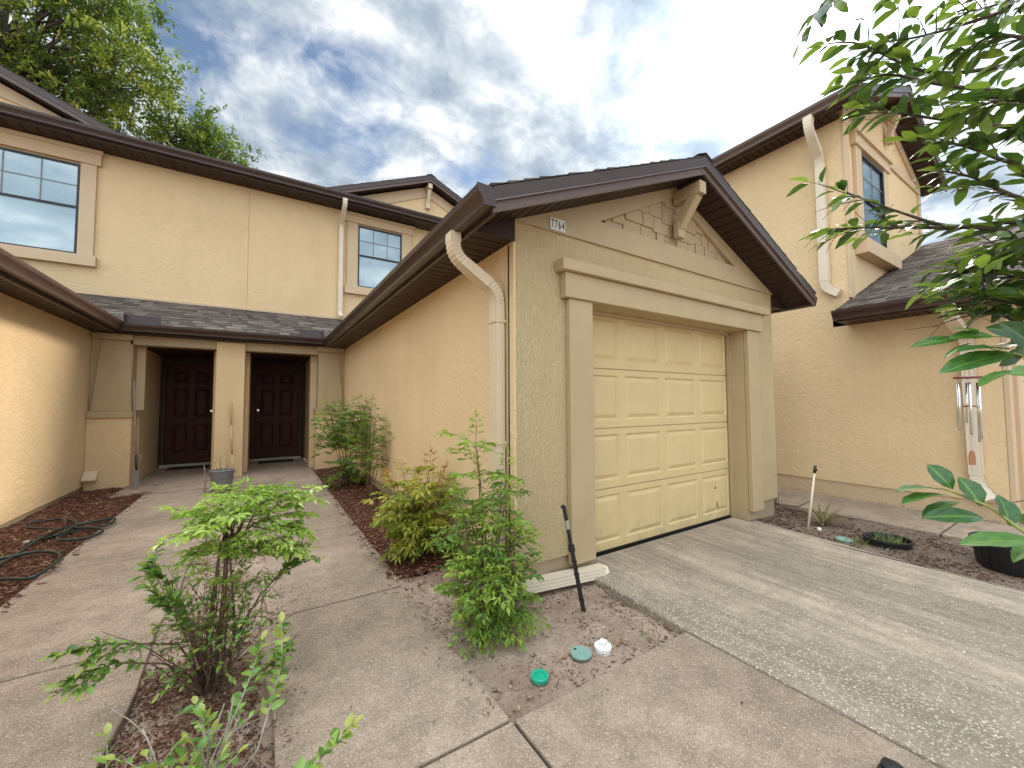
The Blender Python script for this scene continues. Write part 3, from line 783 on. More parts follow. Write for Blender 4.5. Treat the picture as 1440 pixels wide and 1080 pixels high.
b = MB(); b.box(-1.96, -1.80, YB + .30, YB + .38, 1.30, 2.458); b.box(.92, 1.05, YB + .30, YB + .38, 0.0, 2.458); each(b, 'alcove_trim', M['back_trim'], T)
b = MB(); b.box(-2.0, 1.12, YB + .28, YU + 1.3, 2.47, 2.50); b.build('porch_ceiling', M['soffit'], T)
YDD = 11.55
b = MB(); b.box(-1.88, -.80, YDD + .03, YDD + .1, 0, 2.47); b.box(-.20, .985, YDD + .03, YDD + .1, 0, 2.47); each(b, 'entry_wall', M['surround'], T)  # alcove shade put into the wall colour
def entry(x0, x1, knob_x, lab):
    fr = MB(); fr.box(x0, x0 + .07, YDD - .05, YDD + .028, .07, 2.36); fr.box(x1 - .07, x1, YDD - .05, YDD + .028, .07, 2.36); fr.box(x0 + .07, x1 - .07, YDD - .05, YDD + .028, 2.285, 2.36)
    dr = MB(); a, c = x0 + .075, x1 - .075; w = c - a; z0, h = .10, 2.18
    dr.box(a, c, YDD + .013, YDD + .026, z0, z0 + h)
    o = dr.build('front_door', M['doorred'], T); o['label'] = lab
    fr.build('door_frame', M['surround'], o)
    s = MB(); xs = [0, .12, w / 2 - .055, w / 2 + .055, w - .12, w]; zs = [0, .22, .84, 1.0, 1.66, 1.79, 2.04, h]
    panel_face(s, (a, YDD - .012, z0), (1, 0, 0), (0, 0, 1), (0, -1, 0), xs, zs, {(i, j) for i in (1, 3) for j in (1, 3, 5)}, .022, .016, .06)
    s.build('door_panel', M['doorred'], o)
    k = MB(); k.lathe((knob_x, YDD - .012, 1.0), [(.03, 0), (.03, .006), (.012, .01), (.012, .035), (.03, .05), (.032, .065), (.02, .078), (0, .08)], 16, axis=(0, -1, 0)); k.build('door_knob', M['darkmetal'], o)
    k = MB(); k.lathe((knob_x, YDD - .012, 1.24), [(.032, 0), (.032, .012), (.026, .02), (0, .022)], 16, axis=(0, -1, 0)); k.build('deadbolt', M['chrome'], o)
    t = MB(); t.box(x0, x1, YDD - .09, YDD + .02, .006, .068); t.build('threshold', M['cap_grey'], o)
entry(-1.84, -.81, -.955, 'red-brown six-panel front door to the left of the pillar')
entry(-.19, .90, -.045, 'dark red-brown front door to the right of the pillar')
b = MB(); b.box(-1.884, -1.876, 10.05, 10.13, .36, .48); b.build('outlet_cover', M['white'], T)
b = MB(); b.box(.981, .989, 10.2, 10.28, .40, .54); b.build('outlet_cover', M['white'], T)
b = MB(); b.box(-.196, -.188, 11.2, 11.26, 1.35, 1.50); b.build('door_camera', M['black'], T)
b = MB(); b.prism([(-2.43, YB - .11, .30), (-2.43, YB - .24, .18), (-2.43, YB - .24, .15), (-2.43, YB - .11, .15)], (.17, 0, 0)); bevel(b.build('vent_hood', M['down'], T), .006)

# --- upper storey
b = MB(); b.box(-8, -.306, YU, YU + .2, 3.3, 6.28); b.box(-.294, 5.7, YU, YU + .2, 3.3, 6.28); b.box(-.31, -.29, YU + .012, YU + .1, 3.3, 6.28)
o = b.build('wall', M['wall'], T); o['label'] = 'tan stucco upper storey wall with a vertical joint'
b = MB(); b.box(-2.5, 1.75, YU - .03, YU - .002, 3.47, 3.52); b.build('flashing', M['back_trim'], T)
b = MB(); soffit_strip(b, -8, 5.6, YU - .47, YU + .01, 6.255, 'x', .2); b.build('soffit', M['soffit'], T)
b = MB(); b.box(-8, 5.6, YU - .49, YU - .47, 6.245, 6.42); b.build('fascia', M['brown'], T)
b = MB(); gutter(b, (-8, YU - .49), (5.6, YU - .49), (0, -1), 6.42, 1.15); b.build('gutter', M['brown'], T)
b = MB(); b.prism([(-8, YU - .5, 6.40), (-8, YU + 4.5, 8.5), (-8, YU + 4.5, 8.44), (-8, YU - .5, 6.34)], (13.6, 0, 0)); b.build('roof', M['shingle'], T)
def upper_gable(xc, half, zap, yw):
    s = .43; yr = yw - .32
    b = MB(); zr_ = zap
    b.prism([(xc - half, yw, zap - .2 - s * half), (xc, yw, zap - .2), (xc + half, yw, zap - .2 - s * half)], (0, .2, 0)); b.build('gable_wall', M['wall'], T)
    b = MB(); th = .03; hh = half * .60
    for sg in (-1, 1):   # raised edging round the gable triangle
        b.prism([(xc, yw - th, zap - .50), (xc, yw - th, zap - .22), (xc + sg * half * .96, yw - th, zap - .22 - s * half * .96), (xc + sg * half * .52, yw - th, zap - .52 - s * half * .52)], (0, th - .002, 0))
    b.build('gable_board', M['back_trim'], T)
    gable_roof(T, xc - half - .25, xc, xc + half + .25, yr, yw + 2.6, zap - s * (half + .25), s, 41, ycov=.8, rakeh=.20)
    rake_soffit(T, xc - half - .2, xc, zap, s, yr + .02, yw + .02); rake_soffit(T, xc + half + .2, xc, zap, s, yr + .02, yw + .02)
    b = MB(); b.box(xc - .06, xc + .06, yr + .04, yw - .03, zap - .36, zap - .22); b.beam((xc, yr + .14, zap - .36), (xc, yw - .06, zap - .68), .1, .1, (0, 1, 0)); b.box(xc - .06, xc + .06, yw - .10, yw - .03, zap - .86, zap - .66)
    bevel(b.build('gable_brace', M['down'], T), .006)
upper_gable(3.86, 2.35, 7.72, YU); upper_gable(-6.55, 4.1, 8.38, YU)
def window(par, org, ux, un, w, z0, z1, tl, tr, head=(.27, .0), sill=.16, sill_out=.10, ext=.22, cols=3, mt=None, tilt=None):
    """double-hung window on a wall face: org = left end on the face, ux along, un outward"""
    ux, un = V(ux), V(un); mt = mt or M['back_trim']
    P = lambda x, d, z: V((org[0], org[1], 0)) + ux * x + un * d + V((0, 0, z))
    def bx(b, x0, x1, d0, d1, a, c): b.obox((P(x0, d0, a) + P(x1, d1, c)) / 2, ux * (x1 - x0) / 2, un * (d1 - d0) / 2, V((0, 0, (c - a) / 2)))
    b = MB(); f = .035
    bx(b, 0, f, .002, .045, z0, z1); bx(b, w - f, w, .002, .045, z0, z1); bx(b, f, w - f, .002, .045, z0, z0 + f); bx(b, f, w - f, .002, .045, z1 - f, z1)
    zm = z0 + (z1 - z0) * .52; bx(b, f, w - f, .004, .036, zm - .02, zm + .02)
    o = b.build('window', M['black'], par)
    b = MB(); bx(b, f, w - f, .003, .006, z0 + f, z1 - f); b.build('blind', M['blind'], o)
    b = MB(); bx(b, f, w - f, .018, .022, zm + .02, z1 - f); bx(b, f, w - f, .010, .014, z0 + f, zm - .02); b.build('pane', M['glass'], o)
    b = MB()
    for k in range(1, cols): x = f + (w - 2 * f) * k / cols; bx(b, x - .008, x + .008, .0225, .028, zm + .02, z1 - f)
    zz = (zm + z1) / 2; bx(b, f, w - f, .0225, .027, zz - .008, zz + .008); b.build('muntin', M['galv'], o)
    tb = MB(); bx(tb, -tl, -.002, .001, .05, z0 - .0, z1 + .04); bx(tb, w + .002, w + tr, .001, .05, z0, z1 + .04); each(tb, 'window_trim', mt, par, .005)
    tb = MB(); bx(tb, -tl - .06, w + tr + .06, .001, .075, z1 + .042, z1 + .042 + head[0]); bx(tb, -tl - .09, w + tr + .09, .001, .11, z1 + .05 + head[0] * .72, z1 + .044 + head[0]); bevel(tb.build('window_head', mt, par), .005)
    tb = MB(); bx(tb, -tl - .05, w + tr + .05, .001, sill_out, z0 - sill, z0 - .002); bevel(tb.build('window_sill', mt, par), .005)
    return o
window(T, (-4.40, YU), (1, 0, 0), (0, -1, 0), 1.45, 4.20, 5.92, .25, .22, head=(.28, 0), sill=.20)
window(T, (2.02, YU), (1, 0, 0), (0, -1, 0), 1.12, 4.36, 5.95, .26, .26, head=(.24, 0), sill=.20)
b = MB(); downspout(b, [(1.61, YU - .57, 6.30), (1.61, YU - .57, 6.15), (1.61, YU - .07, 5.85), (1.61, YU - .07, 3.62), (1.61, YU - .25, 3.50)], .075, .10, V((1, 0, 0)), .09); o = b.build('downspout', M['down_pale'], T); o['label'] = 'pale downspout beside the small upper window'

# ================================================================== RIGHT NEIGHBOUR HOUSE
H = thing('neighbour_house', 'tan stucco two-storey house at the right with a shingled garage roof and narrow upper window', 'house', (7.18, .8, 0))
X2, YC, YG = 7.18, 2.16, .80
b = MB(); b.box(X2, X2 + .2, YC + .2, 14, .22, 5.75); b.box(X2, X2 + .2, YG, YC + .2, .22, 2.60)
b.box(X2 + .2, X2 + .6, YG, YG + .2, .1, 2.75); each(b, 'wall', M['wall'], H)
b = MB(); b.box(X2 + .015, X2 + .19, YG + .01, 14, -.1, .22); b.box(X2 + .19, 16, YG + .02, YG + .18, -.1, .1); each(b, 'foundation', M['found_tan'], H)
b = MB(); b.prism([(X2, YC, 2.5), (X2, YC, 5.80), (9.14, YC, 5.80 + .42 * 1.96), (11.1, YC, 5.80), (11.1, YC, 2.5)], (0, .2, 0)); each(b, 'wall', M['wall'], H)
b = MB()
yy = YC - .03
b.prism([(X2 - .01, yy, 5.52), (11.1, yy, 5.52), (11.1, yy, 5.66), (X2 - .01, yy, 5.66)], (0, .028, 0))
for sg in (-1, 1): b.prism([(9.14, yy, 6.60), (9.14, yy, 6.36), (9.14 + sg * 1.55, yy, 5.662 + .05), (9.14 + sg * 1.96, yy, 5.662), (9.14 + sg * 1.96, yy, 5.80)], (0, .028, 0))
b.box(X2 - .01, X2 + .16, yy, YC - .002, 2.9, 5.51)
b.box(10.98, 11.11, yy, YC - .002, 4.6, 5.51)
bevel(b.build('gable_board', M['back_trim'], H), .005)
zr3 = gable_roof(H, 6.83, 9.14, 11.45, 1.82, 14, 5.75, .42, 51, ycov=2.0, rakeh=.19)
rake_soffit(H, 6.86, 9.14, zr3, .42, 1.83, YC + .01); rake_soffit(H, 11.42, 9.14, zr3, .42, 1.83, YC + .01)
b = MB(); soffit_strip(b, 6.86, X2 + .01, YC, 14, 5.60, 'y'); b.box(11.1, 11.42, YC, 14, 5.60, 5.62); b.build('soffit', M['soffit'], H)
b = MB(); b.box(6.835, 6.86, 1.84, 14, 5.585, 5.74); b.build('fascia', M['brown'], H)
b = MB(); gutter(b, (6.835, 1.81), (6.835, 14), (-1, 0), 5.73); b.build('gutter', M['brownlight'], H)
b = MB(); b.box(9.09, 9.19, 1.88, YC - .03, 6.30, 6.43); b.beam((9.14, 1.98, 6.30), (9.14, YC - .06, 6.02), .09, .09, (0, 1, 0)); b.box(9.08, 9.2, YC - .11, YC - .03, 5.86, 6.04); bevel(b.build('gable_brace', M['brace'], H), .006)
window(H, (7.80, YC), (1, 0, 0), (0, -1, 0), 1.02, 3.82, 5.26, .24, .2, head=(.22, 0), sill=.22, sill_out=.16, cols=2)
b = MB(); downspout(b, [(6.77, 2.42, 5.62), (6.77, 2.42, 5.42), (X2 - .055, 2.42, 5.08), (X2 - .055, 2.42, 3.10), (X2 - .06, 2.25, 2.98)], .08, .11, V((0, 1, 0)), .1); b.build('downspout', M['down_pale'], H)
# lower garage roof
zl, sl = 2.655, .41
xr2 = 11.3; zrr = zl + sl * (xr2 - 6.70)
b = MB()
b.prism([(6.70, YG - .32, zl), (xr2, YG - .32, zrr), (xr2, YG - .32, zrr - .03), (6.70, YG - .32, zl - .03)], (0, YC - YG + .32, 0))
b.prism([(xr2, YG - .32, zrr), (15.9, YG - .32, zl), (15.9, YG - .32, zl - .03), (xr2, YG - .32, zrr - .03)], (0, YC - YG + .32, 0))
an = math.atan(sl)
shingles(b, (6.68, YG - .33, zl), (0, 1, 0), (math.cos(an), 0, math.sin(an)), YC - YG + .33, (xr2 - 6.68) / math.cos(an), 61)
# return past the upper wall's right end
shingles(b, (11.1 - 0.0, YC, zl + sl * (11.1 - 6.7)), (0, 1, 0), (math.cos(an), 0, math.sin(an)), 6, .2 / math.cos(an), 62)
b.build('roof', M['shingle'], H)
b = MB(); soffit_strip(b, 6.73, X2 + .01, YG - .3, YC + .02, 2.50, 'y'); b.build('soffit', M['soffit'], H)
b = MB(); b.box(6.705, 6.73, YG - .32, YC - .0, 2.49, 2.635); b.prism([(6.71, YG - .34, zl - .03), (9.2, YG - .34, zl - .03 + sl * 2.49), (9.2, YG - .34, zl - .2 + sl * 2.49), (6.71, YG - .34, zl - .2)], (0, .03, 0)); b.build('fascia', M['brown'], H)
b = MB(); gutter(b, (6.705, YG - .34), (6.705, YC + .02), (-1, 0), 2.635, 1.05); b.build('gutter', M['brown'], H)
b = MB(); b.box(6.73, X2 + .2, YC, YC + .02, 2.50, 2.66); b.build('eave_return', M['brown'], H)
b = MB(); downspout(b, [(6.64, 1.10, 2.50), (6.64, 1.10, 2.38), (X2 - .05, 1.05, 2.15), (X2 - .05, 1.03, .42), (X2 - .13, .92, .26)], .08, .11, V((0, 1, 0)), .1); b.build('downspout', M['down_pale'], H)
b = MB(); b.box(X2 - .004, X2 + .20, YG - .05, YG - .002, .1, 2.75); b.box(X2 + .5, X2 + .78, YG - .06, YG - .002, .1, 2.28); b.box(X2 + .44, 10.5, YG - .08, YG - .002, 2.282, 2.46); b.box(X2 + .40, 10.6, YG - .12, YG - .002, 2.462, 2.55)
each(b, 'door_trim', M['back_trim'], H, .006)
b = MB(); b.box(X2 + .6, 16, YG, YG + .2, 2.5, 3.2); b.box(X2 + .78, 16, YG + .12, YG + .2, .1, 2.5); each(b, 'wall', M['wall'], H)

# ================================================================== PLANTS
def rv(r_, s=1.0): return V((r_.uniform(-1, 1), r_.uniform(-1, 1), r_.uniform(-1, 1))) * s
UP = V((0, 0, 1))
def curve(p0, d, ln, droop, n=6, wob=0.0, r_=None):
    pts = [V(p0)]; d = d.normalized()
    for i in range(n):
        d = (d - UP * droop / n + (rv(r_, wob) if r_ else V((0, 0, 0)))).normalized()
        pts.append(pts[-1] + d * ln / n)
    return pts
def along(pts, t):
    k = t * (len(pts) - 1); i = min(int(k), len(pts) - 2); f = k - i
    return pts[i].lerp(pts[i + 1], f), (pts[i + 1] - pts[i]).normalized()
def frond(lf, st, p0, d, ln, r_, leaf=.035, tone=(.3, .7), droop=.5, pinn=3, lw=.42, five=True):
    """nandina compound leaf: rachis, side branches, lance leaflets"""
    pts = curve(p0, d, ln, droop, 6, .05, r_)
    st.tube(pts, [.0016] * 6 + [.0008], 4, r_.random(), caps=False)
    tn = r_.uniform(*tone)
    def sprig(base, dd, l2):
        q = curve(base, dd, l2, droop * .5, 3, .08, r_)
        st.tube(q, .0009, 3, .5, caps=False)
        for t, k in ((.45, 2), (.75, 2), (1.0, 1)) if five else ((.6, 2), (1.0, 1)):
            b_, dr = along(q, t if t < 1 else .999)
            nn = (UP + rv(r_, .5)).normalized(); sd = dr.cross(nn).normalized()
            for j in range(k):
                ld = dr if k == 1 else (dr * .75 + sd * (1 if j else -1) * .9 + rv(r_, .2))
                ld = (ld - UP * r_.uniform(-.12, .22)).normalized()
                l_ = leaf * r_.uniform(.7, 1.25)
                lf.leaf(b_, ld, nn, l_, l_ * lw * r_.uniform(.85, 1.15), min(1, max(0, tn + r_.uniform(-.18, .18))), .35, .2, simple=True)
    for i in range(pinn):
        t = .34 + .56 * i / max(1, pinn - 1)
        b_, dr = along(pts, t); sd = dr.cross(UP)
        if sd.length < .1: sd = V((1, 0, 0))
        sd.normalize()
        for sg in (-1, 1):
            sprig(b_, dr * .55 + sd * sg * .9 + UP * r_.uniform(-.1, .3), ln * r_.uniform(.30, .42) * (1 - .35 * t))
    b_, dr = along(pts, .999); sprig(b_, dr, ln * .28)

def nandina(name, label, base, canes, seed, mats=('leaf', 'cane'), leaf=.035, tone=(.2, .7), flen=(.18, .3), group='nandina shrubs', pinn=3, five=True):
    """canes: (dx, dy at the top, height, first frond height fraction, fronds, frond dz)"""
    base = V(base); r_ = random.Random(seed)
    t = thing(name, label, 'shrub', base, group)
    lf, st = MB(), MB()
    for (dx, dy, h, f0, nf, el) in canes:
        b0_ = base + V((r_.uniform(-.05, .05), r_.uniform(-.05, .05), -.03))
        top = base + V((dx, dy, h)); pts = []
        k = 8
        for i in range(k + 1):
            u = i / k; p = b0_.lerp(top, u) ; p.x += (1 - u) * u * -dx * .5; p.y += (1 - u) * u * -dy * .5
            p += rv(r_, .008); pts.append(p)
        st.tube(pts, [.0075 * (1 - .55 * i / k) for i in range(k + 1)], 6, r_.random())
        az = r_.uniform(0, 6.28)
        for i in range(nf):
            u = f0 + (1 - f0) * (i + .5) / nf
            p, _ = along(pts, min(.999, u)); az += 2.4 + r_.uniform(-.4, .4)
            e = el + r_.uniform(-.25, .35) + (u - .7) * .6
            d = V((math.cos(az), math.sin(az), math.tan(max(-1.2, min(1.3, e)))))
            frond(lf, st, p, d, r_.uniform(*flen), r_, leaf, (tone[0], tone[1]), r_.uniform(.15, .65), pinn, five=five)
        frond(lf, st, pts[-1], (pts[-1] - pts[-2]) + rv(r_, .02), flen[0] * .9, r_, leaf * .8, (tone[1] - .1, min(1, tone[1] + .2)), .3, pinn, five=five)
    st.build('stems', M[mats[1]], t); lf.build('foliage', M[mats[0]], t)
    return t
rr = random.Random(3)
# big green one in front of the garage corner: leafy from the ground up, one cane standing above
cn = [(-.10, -.02, 1.18, .52, 13, .35)]
for i in range(9):
    a = i * .7; cn.append((math.cos(a) * .17, math.sin(a) * .15, rr.uniform(.40, .92), .22, 11, .25))
cn += [(.14, .02, .95, .6, 7, .3), (-.02, .1, .9, .5, 7, .3), (.22, -.03, .30, .2, 7, -.1), (.10, -.1, .26, .1, 7, -.1)]
nandina('nandina_shrub', 'tall green feathery nandina growing at the garage corner, in front of the downspout', (1.24, 2.22, -.02), cn, 11, ('leaf', 'cane'), .044, (.35, .95), (.15, .26))
# yellow-red one further back by the side wall
cn = []
for i in range(11):
    a = i * .61; cn.append((math.cos(a) * .20, math.sin(a) * .22, rr.uniform(.42, .78), .3, 14, .1))
nandina('nandina_shrub', 'rounded nandina with yellow and reddish leaves by the side wall', (1.22, 3.55, .0), cn, 12, ('leaf_yellow', 'cane'), .060, (.2, .8), (.14, .24), pinn=2)
# slim one and the dense one near the porch
cn = [(.08, .05, 1.12, .5, 12, .3), (-.06, .1, 1.0, .5, 11, .3), (.16, -.12, .9, .55, 10, .2), (.0, .0, 1.25, .6, 9, .3), (.2, .1, .7, .6, 7, .2)]
nandina('nandina_shrub', 'slender open nandina with bare pale stems against the side wall', (1.34, 5.9, .02), cn, 13, ('leaf', 'cane'), .052, (.35, .9), (.2, .34), pinn=2)
cn = []
for i in range(12):
    a = i * .56; cn.append((math.cos(a) * .30, math.sin(a) * .3, rr.uniform(1.0, 1.36), .55, 13, .2))
for i in range(5):
    a = i * 1.3; cn.append((math.cos(a) * .14 + .1, math.sin(a) * .2 - .35, rr.uniform(.4, .62), .3, 9, .1))
nandina('nandina_shrub', 'dense dark nandina beside the porch opening, farthest along the side wall', (1.24, 7.2, .02), cn, 14, ('leaf', 'cane'), .056, (.2, .8), (.2, .32), pinn=2)

# front nandina with the flat bright crown, rising from the middle bed
base = V((-.17, 2.62, -.03)); r_ = random.Random(21)
tA = thing('nandina_shrub', 'nandina with a flat bright lime-green crown in the bed between the walks', 'shrub', base, 'nandina shrubs')
lf, st, dk = MB(), MB(), MB()
crown = [(.10, 2.45, .74), (.04, 2.5, .70), (.13, 2.6, .80), (-.08, 2.48, .76), (-.19, 2.46, .76), (-.27, 2.42, .92), (-.21, 2.42, .90), (-.16, 2.36, .95), (-.05, 2.45, .99), (.06, 2.5, .97), (.14, 2.55, .93), (-.02, 2.62, .98), (-.14, 2.7, .97), (.10, 2.75, .94), (-.19, 2.6, .88), (.02, 2.42, .88), (.12, 2.42, .82), (-.1, 2.5, .9)]
trunktop = V((-.13, 2.6, .70))
tr_ = [base + V((0, 0, -.03)), base + V((.015, 0, .2)), base + V((.03, -.01, .42)), trunktop]
st.tube(tr_, [.017, .014, .012, .009], 8, .4)
for k in range(4):
    q = [base + V((rr.uniform(-.07, .07), rr.uniform(-.06, .06), -.03)), base + V((rr.uniform(-.07, .09), rr.uniform(-.06, .06), .25)), trunktop + rv(r_, .05) - V((0, 0, .06))]
    st.tube(q, [.009, .007, .005], 6, r_.random())
for i, c in enumerate(crown):
    c = V((-.045 + (c[0] + .05) * .78, c[1], c[2] - .035)); mid = trunktop.lerp(c, .5) + V((0, 0, .02))
    st.tube([trunktop + rv(r_, .02) - V((0, 0, r_.uniform(0, .12))), mid, c - V((0, 0, .05))], [.005, .004, .0025], 5, r_.random())
    outd = V((c.x - trunktop.x, c.y - trunktop.y, 0)); outd = outd.normalized() if outd.length > .02 else V((1, 0, 0))
    for j in range(4):
        a = j * 1.57 + r_.uniform(-.5, .5) + i; d = V((math.cos(a), math.sin(a), r_.uniform(.1, .75))) + outd * .5
        frond(lf, st, c - V((0, 0, .045)) + rv(r_, .02), d, r_.uniform(.09, .155), r_, .040, (.25 if c.x < .1 else .2, .8), .35, 3)
for j in range(9):
    a = j * 2.4; z = .40 + .035 * j
    frond(lf, st, V((-.14, 2.6, z)), V((math.cos(a), math.sin(a), .7)), r_.uniform(.14, .2), r_, .038, (.1, .6), .4, 3)
# long arms
for d_, p_, l_ in ((V((1, -.1, .30)), V((.07, 2.5, .87)), .19), (V((1, .1, .12)), V((.07, 2.5, .80)), .17), (V((-1, -.1, .35)), V((-.18, 2.45, .87)), .11), (V((-1, .1, .05)), V((-.18, 2.5, .78)), .08),
                   (V((1, 0, -.15)), V((.05, 2.5, .75)), .19), (V((.9, -.3, -.3)), V((.05, 2.45, .71)), .18), (V((.9, -.1, .45)), V((.08, 2.5, .89)), .18)):
    frond(lf, st, p_, d_, l_, r_, .048, (.35, .95), .35, 4)
st.build('stems', M['cane'], tA); lf.build('foliage', M['leaf_bright'], tA)
def shrub_leaves(lf, pts, r_, ln=.04, step=.018, tone=(.2, .8), wd=.5, jit=.5, t0=.2):
    tot = sum((pts[i + 1] - pts[i]).length for i in range(len(pts) - 1)); n = max(2, int(tot * (1 - t0) / step))
    for i in range(n):
        p, d = along(pts, min(.999, t0 + (1 - t0) * (i + .5) / n))
        sd = d.cross(UP + rv(r_, .4)).normalized() * (1 if i % 2 else -1)
        ld = (d * .6 + sd * .8 + rv(r_, jit) + UP * .15).normalized()
        l_ = ln * r_.uniform(.6, 1.15)
        lf.leaf(p, ld, (UP + rv(r_, .6)).normalized(), l_, l_ * wd, r_.uniform(*tone), .3, .2)
    p, d = along(pts, .999); lf.leaf(p, d, UP, ln * .9, ln * wd * .9, tone[1], .3, .1)
# privet that shares the bed: dark bare twigs, oval leaves
base = V((-.19, 2.55, -.03)); r_ = random.Random(31)
tB = thing('privet_shrub', 'scraggly privet with many dark bare twigs under the lime-green crown', 'shrub', base)
lf, st = MB(), MB()
for i in range(30):
    a = r_.uniform(0, 6.28); h = r_.uniform(.22, .66); sp_ = r_.uniform(.06, .34)
    q = curve(base + V((r_.uniform(-.06, .06), r_.uniform(-.06, .06), 0)), V((math.cos(a) * sp_, math.sin(a) * sp_, h)), (h * h + sp_ * sp_) ** .5, r_.uniform(-.2, .5), 7, .12, r_)
    st.tube(q, [.0042 - .00045 * k for k in range(8)], 5, r_.random())
    for j in range(r_.randint(5, 9)):
        p, d = along(q, r_.uniform(.3, .95)); q2 = curve(p, d + rv(r_, 1.1), r_.uniform(.06, .20), r_.uniform(-.4, .6), 4, .15, r_)
        st.tube(q2, .0014, 4, r_.random(), caps=False)
        if r_.random() < .62: shrub_leaves(lf, q2, r_, .034, .016, (.1, .95))
for ends in (((-.30, 2.45, .28), (-.52, 2.35, .40), (-.66, 2.30, .42)), ((-.34, 2.42, .22), (-.50, 2.38, .30), (-.62, 2.30, .31)), ((-.28, 2.4, .4), (-.34, 2.36, .5), (-.37, 2.34, .56)),
             ((.02, 2.5, .4), (.12, 2.45, .52), (.2, 2.42, .58)), ((-.24, 2.4, .30), (-.28, 2.32, .42), (-.3, 2.3, .54)), ((-.3, 2.45, .5), (-.36, 2.4, .62), (-.42, 2.4, .68)), ((.0, 2.3, .1), (.08, 2.2, .2), (.13, 2.16, .26))):
    q = [base + V((0, 0, .02))] + [V(e) for e in ends]
    st.tube(q, [.006, .0045, .003, .0015], 5, .5)
    shrub_leaves(lf, q, r_, .046, .009, (.15, .9), t0=.5)
    for j in range(5):
        p, d = along(q, r_.uniform(.5, .9)); q2 = curve(p, d + rv(r_, .8), r_.uniform(.07, .14), 0, 4, .1, r_); st.tube(q2, .0014, 4, .5, caps=False)
        shrub_leaves(lf, q2, r_, .044, .010, (.2, .95))
st.build('stems', M['cane'], tB); lf.build('foliage', M['privet'], tB)
# second, cut-back shrub near the camera: pale twigs
base = V((-.17, 1.72, -.03)); r_ = random.Random(41)
tC = thing('privet_shrub', 'cut-back privet with pale grey twigs and broad leaves nearest the camera', 'shrub', base)
lf, st = MB(), MB()
for i in range(15):
    a = r_.uniform(0, 6.28); h = r_.uniform(.15, .42); sp_ = r_.uniform(.08, .30)
    q = curve(base + V((r_.uniform(-.05, .05), r_.uniform(-.05, .05), 0)), V((math.cos(a) * sp_, math.sin(a) * sp_, h)), (h * h + sp_ * sp_) ** .5, r_.uniform(-.1, .4), 7, .13, r_)
    st.tube(q, [.0055 - .0005 * k for k in range(8)], 6, r_.random())
    for j in range(r_.randint(2, 4)):
        p, d = along(q, r_.uniform(.35, .95)); q2 = curve(p, d + rv(r_, .9), r_.uniform(.06, .2), r_.uniform(-.4, .3), 4, .15, r_)
        st.tube(q2, .0018, 4, r_.random(), caps=False)
        if r_.random() < .42: shrub_leaves(lf, q2, r_, .046, .018, (.3, .95), .55)
for e in (((.02, 1.8, .12), (.10, 1.95, .32), (.10, 2.05, .44)), ((.05, 1.6, .1), (.18, 1.55, .17), (.30, 1.56, .24)), ((-.25, 1.75, .1), (-.3, 1.7, .18), (-.36, 1.7, .2)), ((-.1, 1.9, .1), (-.02, 2.0, .25), (.03, 2.1, .36)), ((-.2, 1.65, .08), (-.22, 1.55, .13), (-.2, 1.5, .16))):
    q = [base] + [V(x) for x in e]; st.tube(q, [.006, .004, .003, .0015], 5, .6); shrub_leaves(lf, q, r_, .055, .013, (.4, 1), .55, t0=.45)
st.build('stems', M['twig'], tC); lf.build('foliage', M['privet'], tC)

# spiky strap-leaf plant and weeds in the right bed
base = V((5.42, 1.95, -.01)); r_ = random.Random(51)
def blades(b, base, n, l0, l1, w, r_, sp=1.0, tone=(.2, .9), droop=1.2):
    for i in range(n):
        a = r_.uniform(0, 6.28); d = V((math.cos(a) * sp, math.sin(a) * sp, r_.uniform(.5, 1.8)))
        q = curve(base + V((r_.uniform(-.03, .03), r_.uniform(-.03, .03), 0)), d, r_.uniform(l0, l1), r_.uniform(.3, droop), 6)
        sd = d.cross(UP).normalized(); t = r_.uniform(*tone); ww = [w * s_ for s_ in (.7, 1, 1, .85, .6, .35, .05)]
        vs = []
        for p, wi in zip(q, ww): vs += [p - sd * wi / 2, p + sd * wi / 2]
        b.add(vs, [(2 * k, 2 * k + 1, 2 * k + 3, 2 * k + 2) for k in range(6)], t)
b = MB(); blades(b, base, 46, .22, .42, .016, r_, .8)
o = b.build('strap_leaf_plant', M['spiky']); tag(o, 'spiky plant with faded strap leaves in the right bed', 'plant')
b = MB()
for i in range(26): blades(b, V((5.18 + r_.uniform(-.28, .38), 1.38 + r_.uniform(-.12, .14), -.02)), 7, .05, .14, .005, r_, .9)
for i in range(9): blades(b, V((4.95 + r_.uniform(-.1, .2), 1.55 + r_.uniform(-.12, .14), -.02)), 8, .04, .10, .005, r_, .9)
tag(b.build('grass', M['grass']), 'thin weedy grass around the black ring planter', 'grass', kind='stuff')
b = MB(); blades(b, V((2.02, 1.66, -.03)), 7, .04, .08, .006, r_, .5); tag(b.build('weed', M['grass']), 'small green weed seedling near the driveway corner of the front bed', 'weed')
b = MB()
for i in range(14): blades(b, V((-1.95 + r_.uniform(-.22, .1), 5.35 + r_.uniform(-.2, .2), .0)), 6, .05, .12, .006, r_, .9)
tag(b.build('weed_patch', M['grass']), 'low weed patch in the mulch beside the garden hose', 'weeds')

